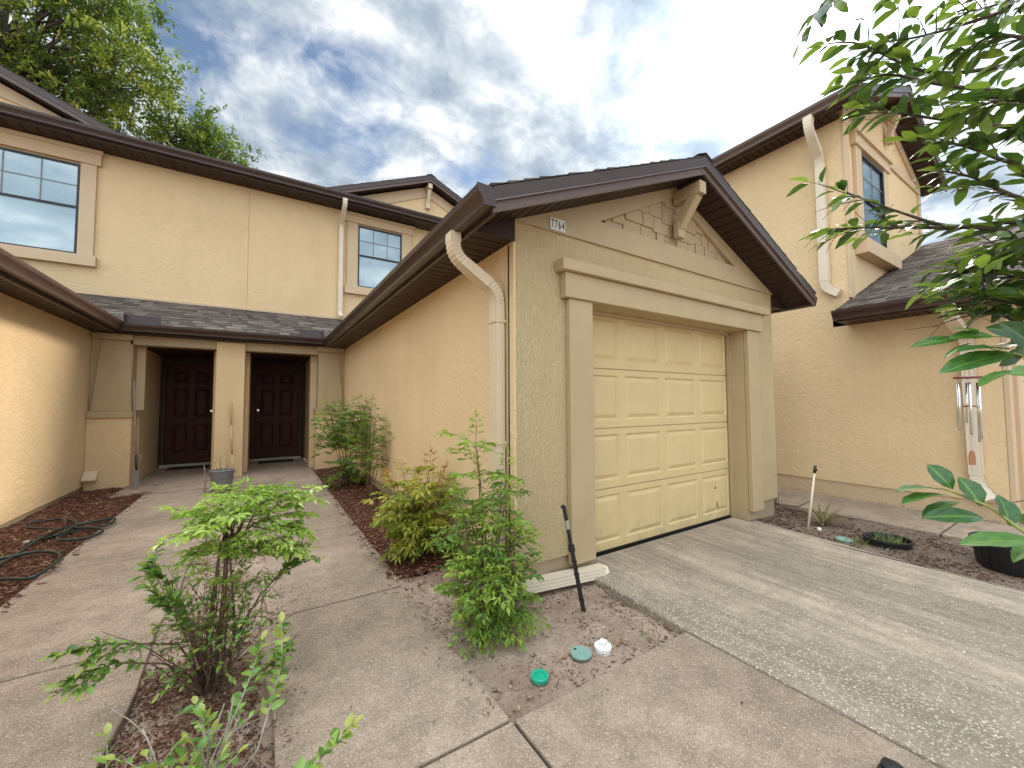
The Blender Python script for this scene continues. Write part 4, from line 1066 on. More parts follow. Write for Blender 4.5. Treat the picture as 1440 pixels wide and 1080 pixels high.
# ------------------------------------------------------------------ trees behind the roof
def crown(lf, st, c, rx, ry, rz, n, r_, leaf=.22, per=26, trunk=None):
    c = V(c)
    for i in range(n):
        while True:
            q = rv(r_)
            if .25 < q.length < 1: break
        p = c + V((q.x * rx, q.y * ry, q.z * rz))
        lean = V((q.x, q.y, .15 * q.z - .1))
        if trunk and i % 3 == 0:
            t0 = V(trunk) + V((0, 0, r_.uniform(-2, 2))); mid = t0.lerp(p, .55) + rv(r_, .4)
            st.tube([t0, mid, p], [.07, .035, .01], 5, .5, caps=False)
        size = r_.uniform(.5, 1.0); t = r_.uniform(.1, .9)
        for k in range(r_.randint(2, 4)):        # small sprays, elongated
            d = (lean * .8 + rv(r_, .7)).normalized(); pts = curve(p + rv(r_, .2), d, size * r_.uniform(.7, 1.4), .5, 4, .1, r_)
            for j in range(per):
                u = r_.random(); a, dd = along(pts, min(.999, u)); off = rv(r_, .16 * (1.15 - u))
                l_ = leaf * r_.uniform(.6, 1.3)
                lf.leaf(a + off, (dd * .5 + rv(r_, .8)).normalized(), (UP + rv(r_, .7)).normalized(), l_, l_ * .36, min(1, max(0, t + r_.uniform(-.25, .25))), .3, .1, simple=True)
r_ = random.Random(61)
tt = thing('tree', 'large dense evergreen tree rising behind the left roof', 'tree', (-7.5, 17.5, 0))
lf, st = MB(), MB()
st.tube([(-7.5, 17.5, -.1), (-7.4, 17.6, 5), (-7.0, 17.5, 10), (-6.6, 17.5, 14)], [.42, .34, .25, .1], 10)
TK = (-7.1, 17.5, 10)
for c, rad, n in (((-6.3, 17.3, 13.9), (3.1, 2.0, 2.5), 165), ((-3.75, 17.0, 12.0), (1.15, 1.4, 1.15), 44), ((-6.6, 17.5, 10.8), (2.3, 1.8, 1.7), 90), ((-4.6, 17.0, 13.6), (1.1, 1.2, 1.3), 44), ((-4.7, 17.2, 10.9), (1.3, 1.2, .9), 40)):
    crown(lf, st, c, *rad, n, r_, .16, 30, TK)
st.build('trunk', M['bark'], tt); lf.build('crown', M['treeleaf'], tt)
tt = thing('tree', 'smaller open tree showing above the eave, right of the large evergreen', 'tree', (-2.2, 19, 0))
lf, st = MB(), MB()
st.tube([(-2.2, 19, -.1), (-2.3, 19, 5), (-2.2, 19, 9), (-2.3, 19, 11)], [.3, .24, .16, .06], 10)
for c, rad, n in (((-2.75, 19, 11.9), (.95, 1.0, .75), 44), ((-1.85, 19, 11.6), (.7, .9, .6), 30), ((-1.15, 19, 10.9), (.5, .8, .5), 20), ((-2.2, 19, 10.6), (1.3, 1, .8), 36)):
    crown(lf, st, c, *rad, n, r_, .15, 28, (-2.2, 19, 9.4))
st.build('trunk', M['bark'], tt); lf.build('crown', M['treeleaf'], tt)

# ------------------------------------------------------------------ broad-leaved tree leaning in from the right
r_ = random.Random(71)
tb = V((2.25, -.95, -.1))
tT = thing('broadleaf_tree', 'glossy broad-leaved tree whose branches hang in from the right edge', 'tree', tb)
st, lf, lf2 = MB(), MB(), MB()
fork = tb + V((-.02, .05, 1.15)); fork2 = tb + V((.05, .15, 2.0))
st.tube([tb, tb + V((.02, .02, .6)), fork, fork2, fork2 + V((.1, .1, .9))], [.06, .052, .045, .035, .015], 10)
def limb(root, pix, r0=.012, mid=None):
    """limb from the trunk to a row of points given as (photo x, photo y, metres ahead)"""
    pts = [V(root)] + [at(*p) for p in pix]
    # smooth
    out_ = []
    for i in range(len(pts) - 1):
        p0 = pts[max(i - 1, 0)]; p1 = pts[i]; p2 = pts[i + 1]; p3 = pts[min(i + 2, len(pts) - 1)]
        for k in range(5):
            t = k / 5; out_.append(.5 * ((2 * p1) + (p2 - p0) * t + (2 * p0 - 5 * p1 + 4 * p2 - p3) * t * t + (3 * p1 - p0 - 3 * p2 + p3) * t ** 3))
    out_.append(pts[-1]); n = len(out_)
    st.tube(out_, [r0 * (1 - .88 * i / (n - 1)) + .0006 for i in range(n)], 6, .5)
    return out_
def dress(lfm, pts, t0, step, ln, tone, wd=.42, hang=.15, jit=.35):
    tot = sum((pts[i + 1] - pts[i]).length for i in range(len(pts) - 1)); n = max(2, int(tot * (1 - t0) / step))
    for i in range(n):
        p, d = along(pts, min(.999, t0 + (1 - t0) * (i + r_.random()) / n))
        nn = (UP + rv(r_, .55)).normalized(); sd = d.cross(nn).normalized() * (1 if i % 2 else -1)
        ld = (d * .75 + sd * r_.uniform(.4, .95) + rv(r_, jit) - UP * hang).normalized(); l_ = ln * r_.uniform(.65, 1.15)
        stalk = p + ld * .008
        lfm.leaf(stalk, ld, nn, l_, l_ * wd * r_.uniform(.85, 1.15), r_.uniform(*tone), .28, .22)
    p, d = along(pts, .999); lfm.leaf(p, d, (UP + rv(r_, .3)).normalized(), ln, ln * wd, tone[1], .2, .15)
CAN = [  # limb control points, leaf length, density
 ([(1520, 60, 1.35), (1400, 95, 1.4), (1300, 100, 1.45), (1210, 62, 1.5), (1160, 62, 1.5)], .062),
 ([(1520, -20, 1.3), (1400, 20, 1.35), (1300, 50, 1.4), (1235, 60, 1.45)], .062),
 ([(1500, -60, 1.3), (1350, -50, 1.4), (1200, -30, 1.45), (1145, 22, 1.45)], .060),
 ([(1530, 130, 1.3), (1430, 130, 1.35), (1330, 120, 1.35), (1250, 105, 1.4), (1205, 118, 1.4)], .064),
 ([(1530, 190, 1.25), (1430, 180, 1.3), (1340, 170, 1.35), (1270, 160, 1.4), (1215, 150, 1.4)], .064),
 ([(1540, 240, 1.2), (1430, 230, 1.25), (1370, 210, 1.3), (1320, 195, 1.3)], .062),
 ([(1540, 290, 1.2), (1440, 280, 1.25), (1370, 250, 1.3), (1320, 240, 1.3)], .060),
 ([(1540, 320, 1.15), (1430, 312, 1.2), (1340, 318, 1.25), (1270, 300, 1.25), (1190, 270, 1.3)], .058),
 ([(1540, 350, 1.15), (1400, 322, 1.2), (1300, 320, 1.25), (1230, 320, 1.3), (1170, 322, 1.3)], .058),
 ([(1540, 380, 1.1), (1450, 360, 1.15), (1395, 350, 1.2), (1360, 372, 1.2)], .060),
 ([(1560, 400, 1.05), (1480, 395, 1.1), (1430, 390, 1.15), (1385, 392, 1.2)], .060),
 ([(1540, 450, 1.0), (1450, 430, 1.05), (1410, 422, 1.1), (1375, 412, 1.1)], .060),
 ([(1540, 80, 1.1), (1470, 60, 1.1), (1400, 50, 1.15), (1350, 75, 1.2)], .058),
 ([(1560, 160, 1.0), (1480, 150, 1.05), (1420, 140, 1.1), (1370, 150, 1.15)], .056),
 ([(1560, 300, .95), (1490, 330, 1.0), (1430, 350, 1.1), (1380, 375, 1.15)], .056),
 ([(1540, 0, 1.6), (1460, -10, 1.6), (1390, 10, 1.6), (1345, 20, 1.6)], .06),
 ([(1520, 480, 1.0), (1450, 460, 1.05), (1400, 440, 1.1), (1365, 438, 1.1)], .055),
]
for i, (pix, ln) in enumerate(CAN):
    root = fork2 + rv(r_, .06) + V((0, 0, r_.uniform(-.3, .5)))
    pts = limb(root, pix, .010)
    t0 = .40
    t0 = .46; dress(lf, pts, t0, .042, ln * 1.3, (.05, 1), .42)
    inner = pts[:int(len(pts) * .40) + 1]; dress(lf, inner, .18, .038, ln * 1.3, (.05, .9), .42)
    for k in range(3):
        p, d = along(inner, r_.uniform(.2, .95)); q = curve(p, d + rv(r_, .9), r_.uniform(.08, .16), .1, 5, .08, r_); st.tube(q, [.002, .0018, .0015, .0012, .001, .0007], 4, .5, caps=False); dress(lf, q, .15, .03, ln * 1.2, (.05, .9), .42)
    for k in range(6):
        p, d = along(pts, r_.uniform(t0, .93) ** .8); sd = d.cross(UP).normalized() * r_.choice((-1, 1))
        q = curve(p, d * .8 + sd * r_.uniform(.3, .9) + rv(r_, .4), r_.uniform(.07, .17), r_.uniform(-.2, .4), 5, .08, r_)
        st.tube(q, [.0022, .002, .0018, .0015, .001, .0007], 4, .5, caps=False)
        if r_.random() < .72: dress(lf, q, .15, .030, ln * 1.2, (.05, 1), .42, jit=.45)
        for z in range(2):
            p2, d2 = along(q, r_.uniform(.3, .9)); q2 = curve(p2, d2 + rv(r_, .9), r_.uniform(.03, .08), .2, 3, .1, r_); st.tube(q2, .0009, 3, .5, caps=False)
# big near leaves: two low twigs
def bigleaf(p, tip, w, nrm, tone, mb):
    p, tip = V(p), V(tip); d = tip - p; mb_leaf(mb, p, d.normalized(), V(nrm), d.length, w, tone)
def mb_leaf(mb, b0_, d, nrm, ln, w, tone):
    side = d.cross(nrm).normalized(); up = side.cross(d)
    prof = [(0, .04), (.08, .30), (.2, .62), (.35, .88), (.5, 1.0), (.65, .95), (.78, .78), (.89, .48), (.96, .2), (1, .0)]
    vs = []; 
    for t, wi in prof:
        c = b0_ + d * ln * t - up * ln * .16 * t * t
        e = up * (w * .13 * wi)
        wv_ = up * w * .035 * math.sin(t * 19 + w * 900) * wi
        vs += [c + side * w * k * wi + e * abs(k) * 2 + wv_ * abs(k) * 2 for k in (-.5, -.25)] + [c - side * (.0007 + .0012 * wi), c + side * (.0007 + .0012 * wi)] + [c + side * w * k * wi + e * abs(k) * 2 - wv_ * abs(k) * 2 for k in (.25, .5)]
    fs = []
    for k in range(len(prof) - 1):
        for j in (0, 1, 3, 4): fs.append((k * 6 + j, k * 6 + j + 1, k * 6 + 6 + j + 1, k * 6 + 6 + j))
    f0 = len(mb.f); mb.add(vs, fs, tone, True)
    for q in range(f0, len(mb.f)): mb.t[q] = min(1, max(0, tone + .10 * math.sin(q * 2.4)))
    b_ = len(mb.v) - len(vs)
    for k in range(len(prof) - 1): mb.f.append(tuple(b_ + i for i in (k * 6 + 2, k * 6 + 3, k * 6 + 9, k * 6 + 8))); mb.t.append(min(1, tone + .5)); mb.smooth.append(True)
twg = MB()
def twig(pix, r0=.0035):
    pts = [at(*p) for p in pix]; out_ = []
    for i in range(len(pts) - 1):
        for k in range(4): out_.append(pts[i].lerp(pts[i + 1], k / 4))
    out_.append(pts[-1]); twg.tube(out_, [r0 * (1 - .6 * i / (len(out_) - 1)) for i in range(len(out_))], 7, .5)
twig([(1560, 800, .62), (1440, 748, .66), (1390, 712, .70), (1335, 690, .74), (1322, 687, .75)])
toward = -RF
low = [((1322, 689, .75), (1262, 674, .70), .026, (0, 0, 1), .5), ((1335, 697, .74), (1268, 688, .68), .030, (.1, 0, 1), .55), ((1350, 706, .74), (1297, 710, .68), .026, (0, 0, 1), .45),
       ((1340, 688, .74), (1309, 652, .76), .036, tuple(toward), .45), ((1380, 712, .71), (1354, 670, .73), .040, tuple(toward), .5), ((1420, 740, .68), (1412, 695, .70), .046, tuple(toward), .42),
       ((1382, 728, .71), (1316, 718, .66), .030, tuple(toward + UP), .4), ((1470, 764, .62), (1360, 748, .60), .034, tuple(UP + toward * .4), .75), ((1466, 762, .66), (1424, 770, .60), .024, (0, 0, 1), .9), ((1460, 745, .66), (1436, 728, .7), .03, tuple(toward), .9)]
for a, c, w_, n_, tn in low: bigleaf(at(*a), at(*c), w_, n_, tn, lf2)
twig([(1600, 560, .8), (1480, 510, .92), (1425, 497, .95), (1400, 492, .97), (1380, 485, .98)])
twig([(1600, 500, .8), (1470, 470, .95), (1400, 473, 1.0), (1350, 476, 1.02)])
hi = [((1425, 497, .95), (1336, 505, .88), .052, tuple(toward * .7 + UP), .55), ((1432, 520, .9), (1374, 528, .85), .034, tuple(UP), .8), ((1420, 492, .95), (1352, 478, .9), .040, tuple(UP + toward * .3), .5),
      ((1350, 476, 1.02), (1292, 478, .98), .028, tuple(UP * .8 + toward), .6), ((1398, 473, 1.0), (1345, 466, .97), .034, tuple(UP + toward), .7), ((1470, 500, .9), (1422, 452, .88), .056, tuple(toward), .2), ((1480, 525, .85), (1425, 520, .85), .04, tuple(UP + toward), .85),
      ((1376, 468, 1.0), (1344, 455, .98), .03, tuple(UP + toward * .3), .9), ((1368, 482, 1.0), (1326, 492, .96), .016, tuple(UP), .6), ((1440, 470, .95), (1398, 460, .93), .036, tuple(toward), .35), ((1440, 488, .95), (1412, 515, .95), .03, tuple(toward), .3)]
for a, c, w_, n_, tn in hi: bigleaf(at(*a), at(*c), w_, n_, tn, lf2)
# small feathered twigs joining these two to the trunk
st.tube([fork, fork.lerp(at(1560, 800, .62), .6) + V((0, 0, .1)), at(1560, 800, .62)], [.014, .009, .0035], 6)
st.tube([fork2, fork2.lerp(at(1600, 560, .8), .6) + V((0, 0, .12)), at(1600, 560, .8)], [.014, .009, .0035], 6)
st.tube([fork2, fork2.lerp(at(1600, 500, .8), .5) + V((0, 0, .12)), at(1600, 500, .8)], [.014, .009, .0035], 6)
for i in range(9):
    a = at(r_.uniform(1480, 1540), r_.uniform(690, 800), .7); st.tube([fork, a, at(r_.uniform(1400, 1450), r_.uniform(675, 760), .75)], [.004, .0015, .0007], 4) if i < 3 else None
st.build('trunk', M['bark'], tT); lf.build('crown', M['bigleaf_lit'], tT)
each(twg, 'twig', M['greenstem'], tT); lf2.build('leaves', M['bigleaf'], tT)

# ================================================================== LOOSE THINGS
def onz(x, y): return 0
# wind chime hanging from the tree
c = at(1361, 531, 2.35)
t = thing('wind_chime', 'wind chime with dark red disc and metal tubes hanging before the right downspout', 'wind chime', c)
b = MB(); b.lathe(c, [(0, -.006), (.058, -.006), (.062, 0), (.058, .006), (0, .006)], 28); b.build('disc', M['wood_red'], t)
topk = c + V((0, 0, .13))
b = MB(); b.tube([topk, topk + V((-.03, -.05, .45)), topk + V((-.1, -.3, .75))], .0012, 4)
for k in range(3):
    a = k * 2.09; b.tube([topk, c + V((math.cos(a) * .05, math.sin(a) * .05, .006))], .0008, 4)
b.tube([c, c + V((0, 0, -.44))], .0009, 4); b.build('cord', M['rope'], t)
for k in range(6):
    a = k * 1.047 + .3; p = c + V((math.cos(a) * .046, math.sin(a) * .046, 0)); ln = .24 + .022 * k
    sw = V((.004 * (k - 3), .006, 0))
    b = MB(); b.tube([p - UP * .03, p - UP * (.03 + ln) + sw], .0058, 10); b.tube([p - UP * .004, p - UP * .03], .0007, 4); b.build('tube', M['chrome'], t)
b = MB(); b.lathe(c - UP * .17, [(0, -.004), (.028, -.004), (.028, .004), (0, .004)], 20); b.build('striker', M['wood_red'], t)
s0 = c - UP * .44; u_ = RX
b = MB(); ol = [(-.018, -.075), (.018, -.075), (.019, -.03), (.013, .0), (0, .012), (-.013, 0), (-.019, -.03)]
b.prism([s0 + u_ * (x * 1.0) + UP * z for x, z in ol], RF * .005); b.build('sail', M['terra'], t)

# garden hose coiled on the left bed
def smooth_path(P_, n=10, closed=False):
    P_ = [V(p) for p in P_]; o_ = []; k = len(P_)
    rng = range(k if closed else k - 1)
    for i in rng:
        g_ = (lambda j: P_[j % k]) if closed else (lambda j: P_[max(0, min(k - 1, j))])
        p0, p1, p2, p3 = g_(i - 1), g_(i), g_(i + 1), g_(i + 2)
        for q in range(n):
            t = q / n; o_.append(.5 * ((2 * p1) + (p2 - p0) * t + (2 * p0 - 5 * p1 + 4 * p2 - p3) * t * t + (3 * p1 - p0 - 3 * p2 + p3) * t ** 3))
    if not closed: o_.append(P_[-1])
    return o_
def gnd(px, py, z=.02):
    d = at(px, py, 1) - CAM; return CAM + d * ((z - 1.4) / d.z)
hp = [(-60, 835), (0, 815), (45, 812), (80, 790), (82, 778), (50, 776), (10, 784), (-30, 790), (-20, 800), (10, 788), (40, 768), (70, 750), (100, 740), (145, 731), (162, 730), (150, 738), (120, 744), (95, 750), (80, 757), (92, 759), (120, 757), (143, 748), (140, 743), (115, 742), (88, 744), (55, 743), (35, 741), (45, 735), (80, 730), (100, 731), (108, 737), (95, 746), (78, 753), (60, 758), (40, 762)]
pts = [gnd(x, y, .018 + .010 * (i % 4)) for i, (x, y) in enumerate(hp)]
t = thing('garden_hose', 'dark green garden hose lying in loose coils on the left mulch bed', 'garden hose', gnd(80, 755, 0))
b = MB(); b.tube(smooth_path(pts, 8), .0125, 10); b.build('hose', M['hose'], t)
e0 = pts[-1]; dd = (pts[-1] - pts[-2]).normalized()
b = MB(); b.lathe(e0, [(.013, 0), (.019, .004), (.019, .03), (.012, .034), (.012, .05)], 14, axis=dd); b.build('coupling', M['cap_grey'], t)
# short pipe stub standing there
p = gnd(90, 744, 0)
t = thing('pipe_stub', 'short rusty water pipe stub standing among the hose coils', 'pipe', p)
b = MB(); b.tube([p - UP * .05, p + UP * .17], .014, 10); b.lathe(p + UP * .17, [(.014, 0), (.022, .003), (.022, .028), (0, .03)], 12); b.build('pipe', M['cane'], t)
# galvanised bucket used as planter, with twigs
p = V((-.49, 7.85, .005)); sb_ = .86
t = thing('metal_bucket', 'galvanised metal bucket planter standing before the pillar', 'bucket', p)
b = MB(); b.lathe(p, [(0, 0), (.125, 0), (.13, .01), (.14, .1), (.143, .108), (.14, .116), (.155, .25), (.158, .258), (.154, .262), (.165, .33), (.172, .336), (.172, .346), (.165, .35), (.158, .345), (.15, .28), (0, .28)], 40); b.build('body', M['galv'], t)
b = MB(); b.lathe(p + UP * .315, [(.09, 0), (.158, .0), (.158, .012), (.09, .012), (.085, .006), (.09, 0)], 32); b.build('lid_ring', M['galv'], t)
b = MB(); b.lathe(p + UP * .283, [(0, .004), (.15, .004)], 24); b.build('potting_soil', M['mulchbed'], t)
b = MB()
for i in range(9):
    a = i * 2.4; q = curve(p + V((.03 * math.cos(a), .03 * math.sin(a), .28)), V((math.cos(a) * .4, math.sin(a) * .4, 1)), r_.uniform(.16, .38), r_.uniform(-.2, .7), 6, .2, r_)
    b.tube(q, [.003, .0026, .0022, .002, .0016, .0012, .0008], 4)
    for j in range(3): p2, d2 = along(q, r_.uniform(.4, .95)); b.tube(curve(p2, d2 + rv(r_, .9), .06, .1, 3, .1, r_), .001, 3)
b.build('dead_twigs', M['cane'], t)
for s_ in (-1, 1):
    hb = p + V((s_ * .163, 0, .30)); b = MB(); b.tube([hb + V((0, -.05, .02)), hb + V((s_ * .025, -.035, -.005)), hb + V((s_ * .032, 0, -.012)), hb + V((s_ * .025, .035, -.005)), hb + V((0, .05, .02))], .004, 6); b.build('handle', M['galv'], t)
# bamboo pole against the pillar, stick left of the bucket
b = MB(); q = [V((-.40, 9.05, 0)), V((-.43, 9.17, .45)), V((-.465, 9.3, 1.0)), V((-.485, 9.375, 1.44))]
for i in range(3): b.tube([q[i], q[i + 1]], .017, 10, .5)
for z in q[1:3]: b.lathe(z, [(.017, -.01), (.0195, 0), (.017, .01)], 10)
tag(b.build('wooden_pole', M['wood_pale']), 'pale yellow wooden pole leaning on the porch pillar', 'pole')
b = MB(); b.tube([(-.72, 8.0, 0), (-.71, 8.02, .22), (-.74, 8.05, .42)], [.007, .006, .005], 8); tag(b.build('stick', M['wood_grey']), 'short grey stick propped beside the metal bucket', 'stick')
# long-handled shovel leaning at the left pier
t = thing('shovel', 'long-handled shovel leaning on the left pier of the porch', 'shovel', (-1.69, 8.85, 0))
b = MB(); b.tube([(-1.72, 8.93, .52), (-1.79, 9.12, 1.15), (-1.85, 9.26, 1.80)], .015, 10); b.build('handle', M['wood_grey'], t)
b = MB(); b.tube([(-1.70, 8.88, .30), (-1.72, 8.93, .56)], [.014, .019], 10); b.build('socket', M['black'], t)
b = MB(); b.prism([(-1.725, 8.87, .32), (-1.66, 8.86, .32), (-1.66, 8.845, .16), (-1.68, 8.83, .01), (-1.70, 8.83, .01), (-1.73, 8.85, .16)], (.0, .006, .001)); b.build('blade', M['galv'], t)
# doormats
for x0, x1, lab in ((-1.66, -.94, 'dark doormat before the left front door'), (-.02, .72, 'dark doormat before the right front door')):
    b = MB(); b.box(x0, x1, 11.0, 11.42, .004, .022); tag(bevel(b.build('doormat', M['mat_dark']), .004), lab, 'doormat', 'doormats')
# fallen downspout piece used as splash block at the corner
t = thing('splash_pipe', 'loose cream downspout length lying on the soil at the garage corner', 'downspout piece', (1.6, 2.36, .02))
b = MB(); downspout(b, [(1.50, 2.47, .06), (2.34, 2.345, .055)], .10, .075, V((0, 0, 1)), .05); b.build('pipe', M['down_pale'], t)
b = MB(); b.prism([(2.342, 2.295, .02), (2.40, 2.32, .035), (2.40, 2.345, .07), (2.342, 2.395, .095)], (0.004, .01, .002)); b.build('flared_end', M['down_pale'], t)
# black stake leaning on the wall
t = thing('garden_stake', 'black plastic stake with a pale band leaning by the garage door trim', 'stake', (1.92, 2.12, -.02))
a_, c_ = V((1.925, 2.11, -.06)), V((1.77, 2.13, .69)); dd = (c_ - a_)
b = MB(); b.beam(a_, a_ + dd * .62, .022, .022); b.beam(a_ + dd * .60, c_, .019, .019)
for u in (.12, .24, .36, .48, .60): b.beam(a_ + dd * u, a_ + dd * (u + .012), .029, .029)
b.beam(a_ + dd * .985, a_ + dd * 1.0 + V((-.012, 0, .002)), .024, .024); b.build('shaft', M['black'], t)
b = MB(); b.beam(a_ + dd * .79, a_ + dd * .87, .021, .021); b.build('band', M['cap_grey'], t)
b = MB(); b.beam(a_ + dd * .58, a_ + dd * .64, .033, .033); b.build('collar', M['black'], t)
# valve lids and the clean-out
p = gnd(759, 955, -.043)
t = thing('valve_lid', 'bright green round valve lid in the front bed', 'valve lid', p, 'round lids in the front bed')
b = MB(); b.lathe(p, [(0, 0), (.046, 0), (.048, .018), (.044, .024), (.030, .022), (.028, .014), (0, .014)], 36); b.build('lid', M['green'], t)
b = MB(); b.lathe(p + UP * .0145, [(.026, 0), (.026, .004), (.006, .007), (0, .007)], 30); b.box(p.x - .014, p.x + .014, p.y - .002, p.y + .002, p.z + .018, p.z + .0235); b.build('cap', M['green'], t)
p = gnd(817, 920, -.03)
t = thing('valve_lid', 'faded pale green round lid beside the white clean-out cap', 'valve lid', p, 'round lids in the front bed')
b = MB(); b.lathe(p, [(0, 0), (.060, 0), (.061, .010), (.057, .0145), (0, .0155)], 40); b.build('lid', M['palegreen'], t)
b = MB(); b.lathe(p + V((-.012, .036, .0150)), [(.008, 0), (.008, .0012), (0, .0013)], 12)
b.build('key_hole', M['black'], t)
p = gnd(848, 915, -.04)
t = thing('cleanout_cap', 'white plastic clean-out cap with a square lug', 'pipe cap', p)
b = MB(); b.lathe(p, [(.046, -.02), (.046, .012), (.050, .013), (.050, .030), (.045, .034), (0, .035)], 36); b.build('cap', M['white'], t)
b = MB(); b.obox(p + V((0, 0, .047)), V((.019, .006, 0)), V((-.006, .019, 0)), V((0, 0, .0115))); bevel(b.build('lug', M['white'], t), .003)
# right bed things
p = V((5.20, 2.02, -.03)); top_ = V((5.40, 2.0, .66))
t = thing('marker_stake', 'weathered pale stake with a black clip top in the right bed', 'stake', p)
b = MB(); b.tube([p, p.lerp(top_, .9)], [.013, .011], 10); b.build('shaft', M['down_pale'], t)
b = MB(); b.tube([p.lerp(top_, .88), top_], .015, 10); b.lathe(top_ - UP * .06, [(.015, 0), (.020, .005), (.020, .02), (.015, .025)], 10); b.build('clip', M['black'], t)
b = MB(); b.tube([(5.95, 2.55, .02), (5.55, 2.25, .12), (5.30, 2.02, .27)], .006, 6); tag(b.build('fallen_branch', M['wood_grey']), 'thin bare branch resting on the weathered stake', 'branch')
p = V((5.82, 2.64, .0)); t = thing('path_light', 'small black wire path light beside the garage corner', 'path light', p)
b = MB(); b.tube([p - UP * .03, p + UP * .18], .012, 8); b.lathe(p + UP * .18, [(0, 0), (.055, .0), (.05, .012), (.0, .035)], 18); b.build('body', M['black'], t)
for k in range(6): a = k * 1.047; b = MB(); b.tube([p + V((math.cos(a) * .045, math.sin(a) * .045, .02)), p + V((math.cos(a) * .05, math.sin(a) * .05, .18))], .003, 5); b.build('bar', M['black'], t)
p = V((5.03, 1.64, -.01)); b = MB(); b.lathe(p, [(0, 0), (.070, 0), (.071, .010), (.066, .016), (0, .018)], 30); tag(b.build('valve_lid', M['palegreen']), 'blue-green round lid in the right bed', 'valve lid')
b = MB(); b.lathe((5.137, 1.89, -.005), [(0, -.0), (.016, .004), (.022, .016), (.022, .024), (.016, .036), (0, .042)], 20); tag(b.build('ball', M['white']), 'small white ball at the foot of the weathered stake', 'ball')
# black ring planter
p = V((5.24, 1.36, -.02))
t = thing('ring_planter', 'low black plastic ring planter with weeds in the right bed', 'planter', p)
b = MB(); b.lathe(p, [(.165, 0), (.175, .055), (.19, .058), (.19, .075), (.178, .078), (.165, .07), (.155, .02), (0, .015)], 40); b.build('ring', M['black'], t)
b = MB()
for i in range(12): blades(b, p + V((r_.uniform(-.1, .1), r_.uniform(-.1, .1), .015)), 6, .05, .15, .006, r_, .7)
b.build('weeds', M['grass'], t)
# big black pot at the right edge
p = V((5.36, .60, -.02))
t = thing('plant_pot', 'large black plastic nursery pot at the right edge', 'plant pot', p)
b = MB(); b.lathe(p, [(0, 0), (.19, 0), (.20, .01), (.228, .205), (.243, .207), (.245, .24), (.233, .242), (.218, .21), (.205, .15), (0, .15)], 48); b.build('body', M['black'], t)
b = MB()
for k in range(24): a = k * .2618; b.beam(p + V((math.cos(a) * .203, math.sin(a) * .203, .02)), p + V((math.cos(a) * .229, math.sin(a) * .229, .2)), .008, .006, (math.cos(a), math.sin(a), 0))
b.build('rib', M['black'], t).__setitem__('kind', 'stuff')
# black item in the slab corner at the bottom edge
p = gnd(1257, 1094, 0.0); b = MB(); b.box(p.x - .05, p.x + .05, p.y - .06, p.y + .04, -.01, .03); b.lathe(p + UP * .03, [(.035, 0), (.035, .012), (0, .016)], 18)
tag(bevel(b.build('drain_box', M['black']), .006), 'small black drain box at the walk edge in the foreground', 'drain')

# ------------------------------------------------------------------ mulch and litter (uncountable)
def chips(b, n, xr, yr, zf, l0, l1, w, tone, r_, dens=None, curl=False):
    k = 0; tries = 0
    while k < n and tries < n * 20:
        tries += 1
        x, y = r_.uniform(*xr), r_.uniform(*yr)
        if dens and r_.random() > dens(x, y): continue
        k += 1; a = r_.uniform(0, 6.28); l_ = r_.uniform(l0, l1); ww = w * r_.uniform(.5, 1.3); z = zf(x, y) + r_.uniform(.002, .014)
        u = V((math.cos(a), math.sin(a), r_.uniform(-.35, .35))) * l_ / 2; v = V((-math.sin(a), math.cos(a), r_.uniform(-.5, .5))) * ww / 2
        c = V((x, y, z)); t = r_.uniform(*tone)
        if curl: b.add([c - u, c + v * 1.0 - u * .2 + UP * .003, c + u + UP * .006, c - v * 1.0 + u * .1 + UP * .004], [(0, 3, 2, 1)], t)
        else:
            h = UP * .003; b.add([c - u - v, c + u - v * .7, c + u * .9 + v, c - u * .8 + v * .8, c - u - v - h, c + u - v * .7 - h, c + u * .9 + v - h, c - u * .8 + v * .8 - h], [(0, 1, 2, 3), (0, 4, 5, 1), (1, 5, 6, 2), (2, 6, 7, 3), (3, 7, 4, 0)], t)
r_ = random.Random(81)
b = MB()
zside = lambda x, y: -.01 + .06 * max(0, (x - .95) / .6) + .02 * nz(x, y, 5) + .004
chips(b, 5200, (.88, 1.56), (2.9, 9.3), zside, .012, .055, .009, (0, 1), r_, lambda x, y: min(1, (y - 2.6) / .9) * (1 if x > .95 else .35) * (1.0 if y < 6 else .7))
zleft = lambda x, y: .0 + .03 * nz(x, y, 2) + .012 * nz(x, y, 12)
chips(b, 4200, (-2.42, -1.40), (3.2, 9.3), zleft, .015, .06, .011, (0, .95), r_, lambda x, y: 1 if x < -1.5 else .3)
chips(b, 6500, (-.54, .03), (1.2, 2.9), midz, .006, .024, .0045, (0, .8), r_, lambda x, y: .25 + .75 * max(0, min(1, (mn.noise(V((x * 4, y * 3, 2))) + .35) * 2.5)) * (1 if x < -.1 else .3))
chips(b, 1200, (-.50, .08), (1.4, 4.8), midz, .008, .035, .006, (.05, 1), r_, lambda x, y: .15 + .85 * max(0, min(1, (mn.noise(V((x * 3, y * 2, 0))) + .25) * 2.5)) * (1 if x < -.15 or y < 2.4 else .35))
chips(b, 1300, (.97, 2.3), (1.52, 2.9), lambda x, y: soilz(x, y) + .035 * max(0, min(1, (y - 2.1) / .4)), .005, .024, .004, (0, .8), r_, lambda x, y: .06 + .94 * max(0, min(1, (mn.noise(V((x * 3.3, y * 3.3, 9))) + .08) * 3)) + (.5 if y > 2.2 else 0))
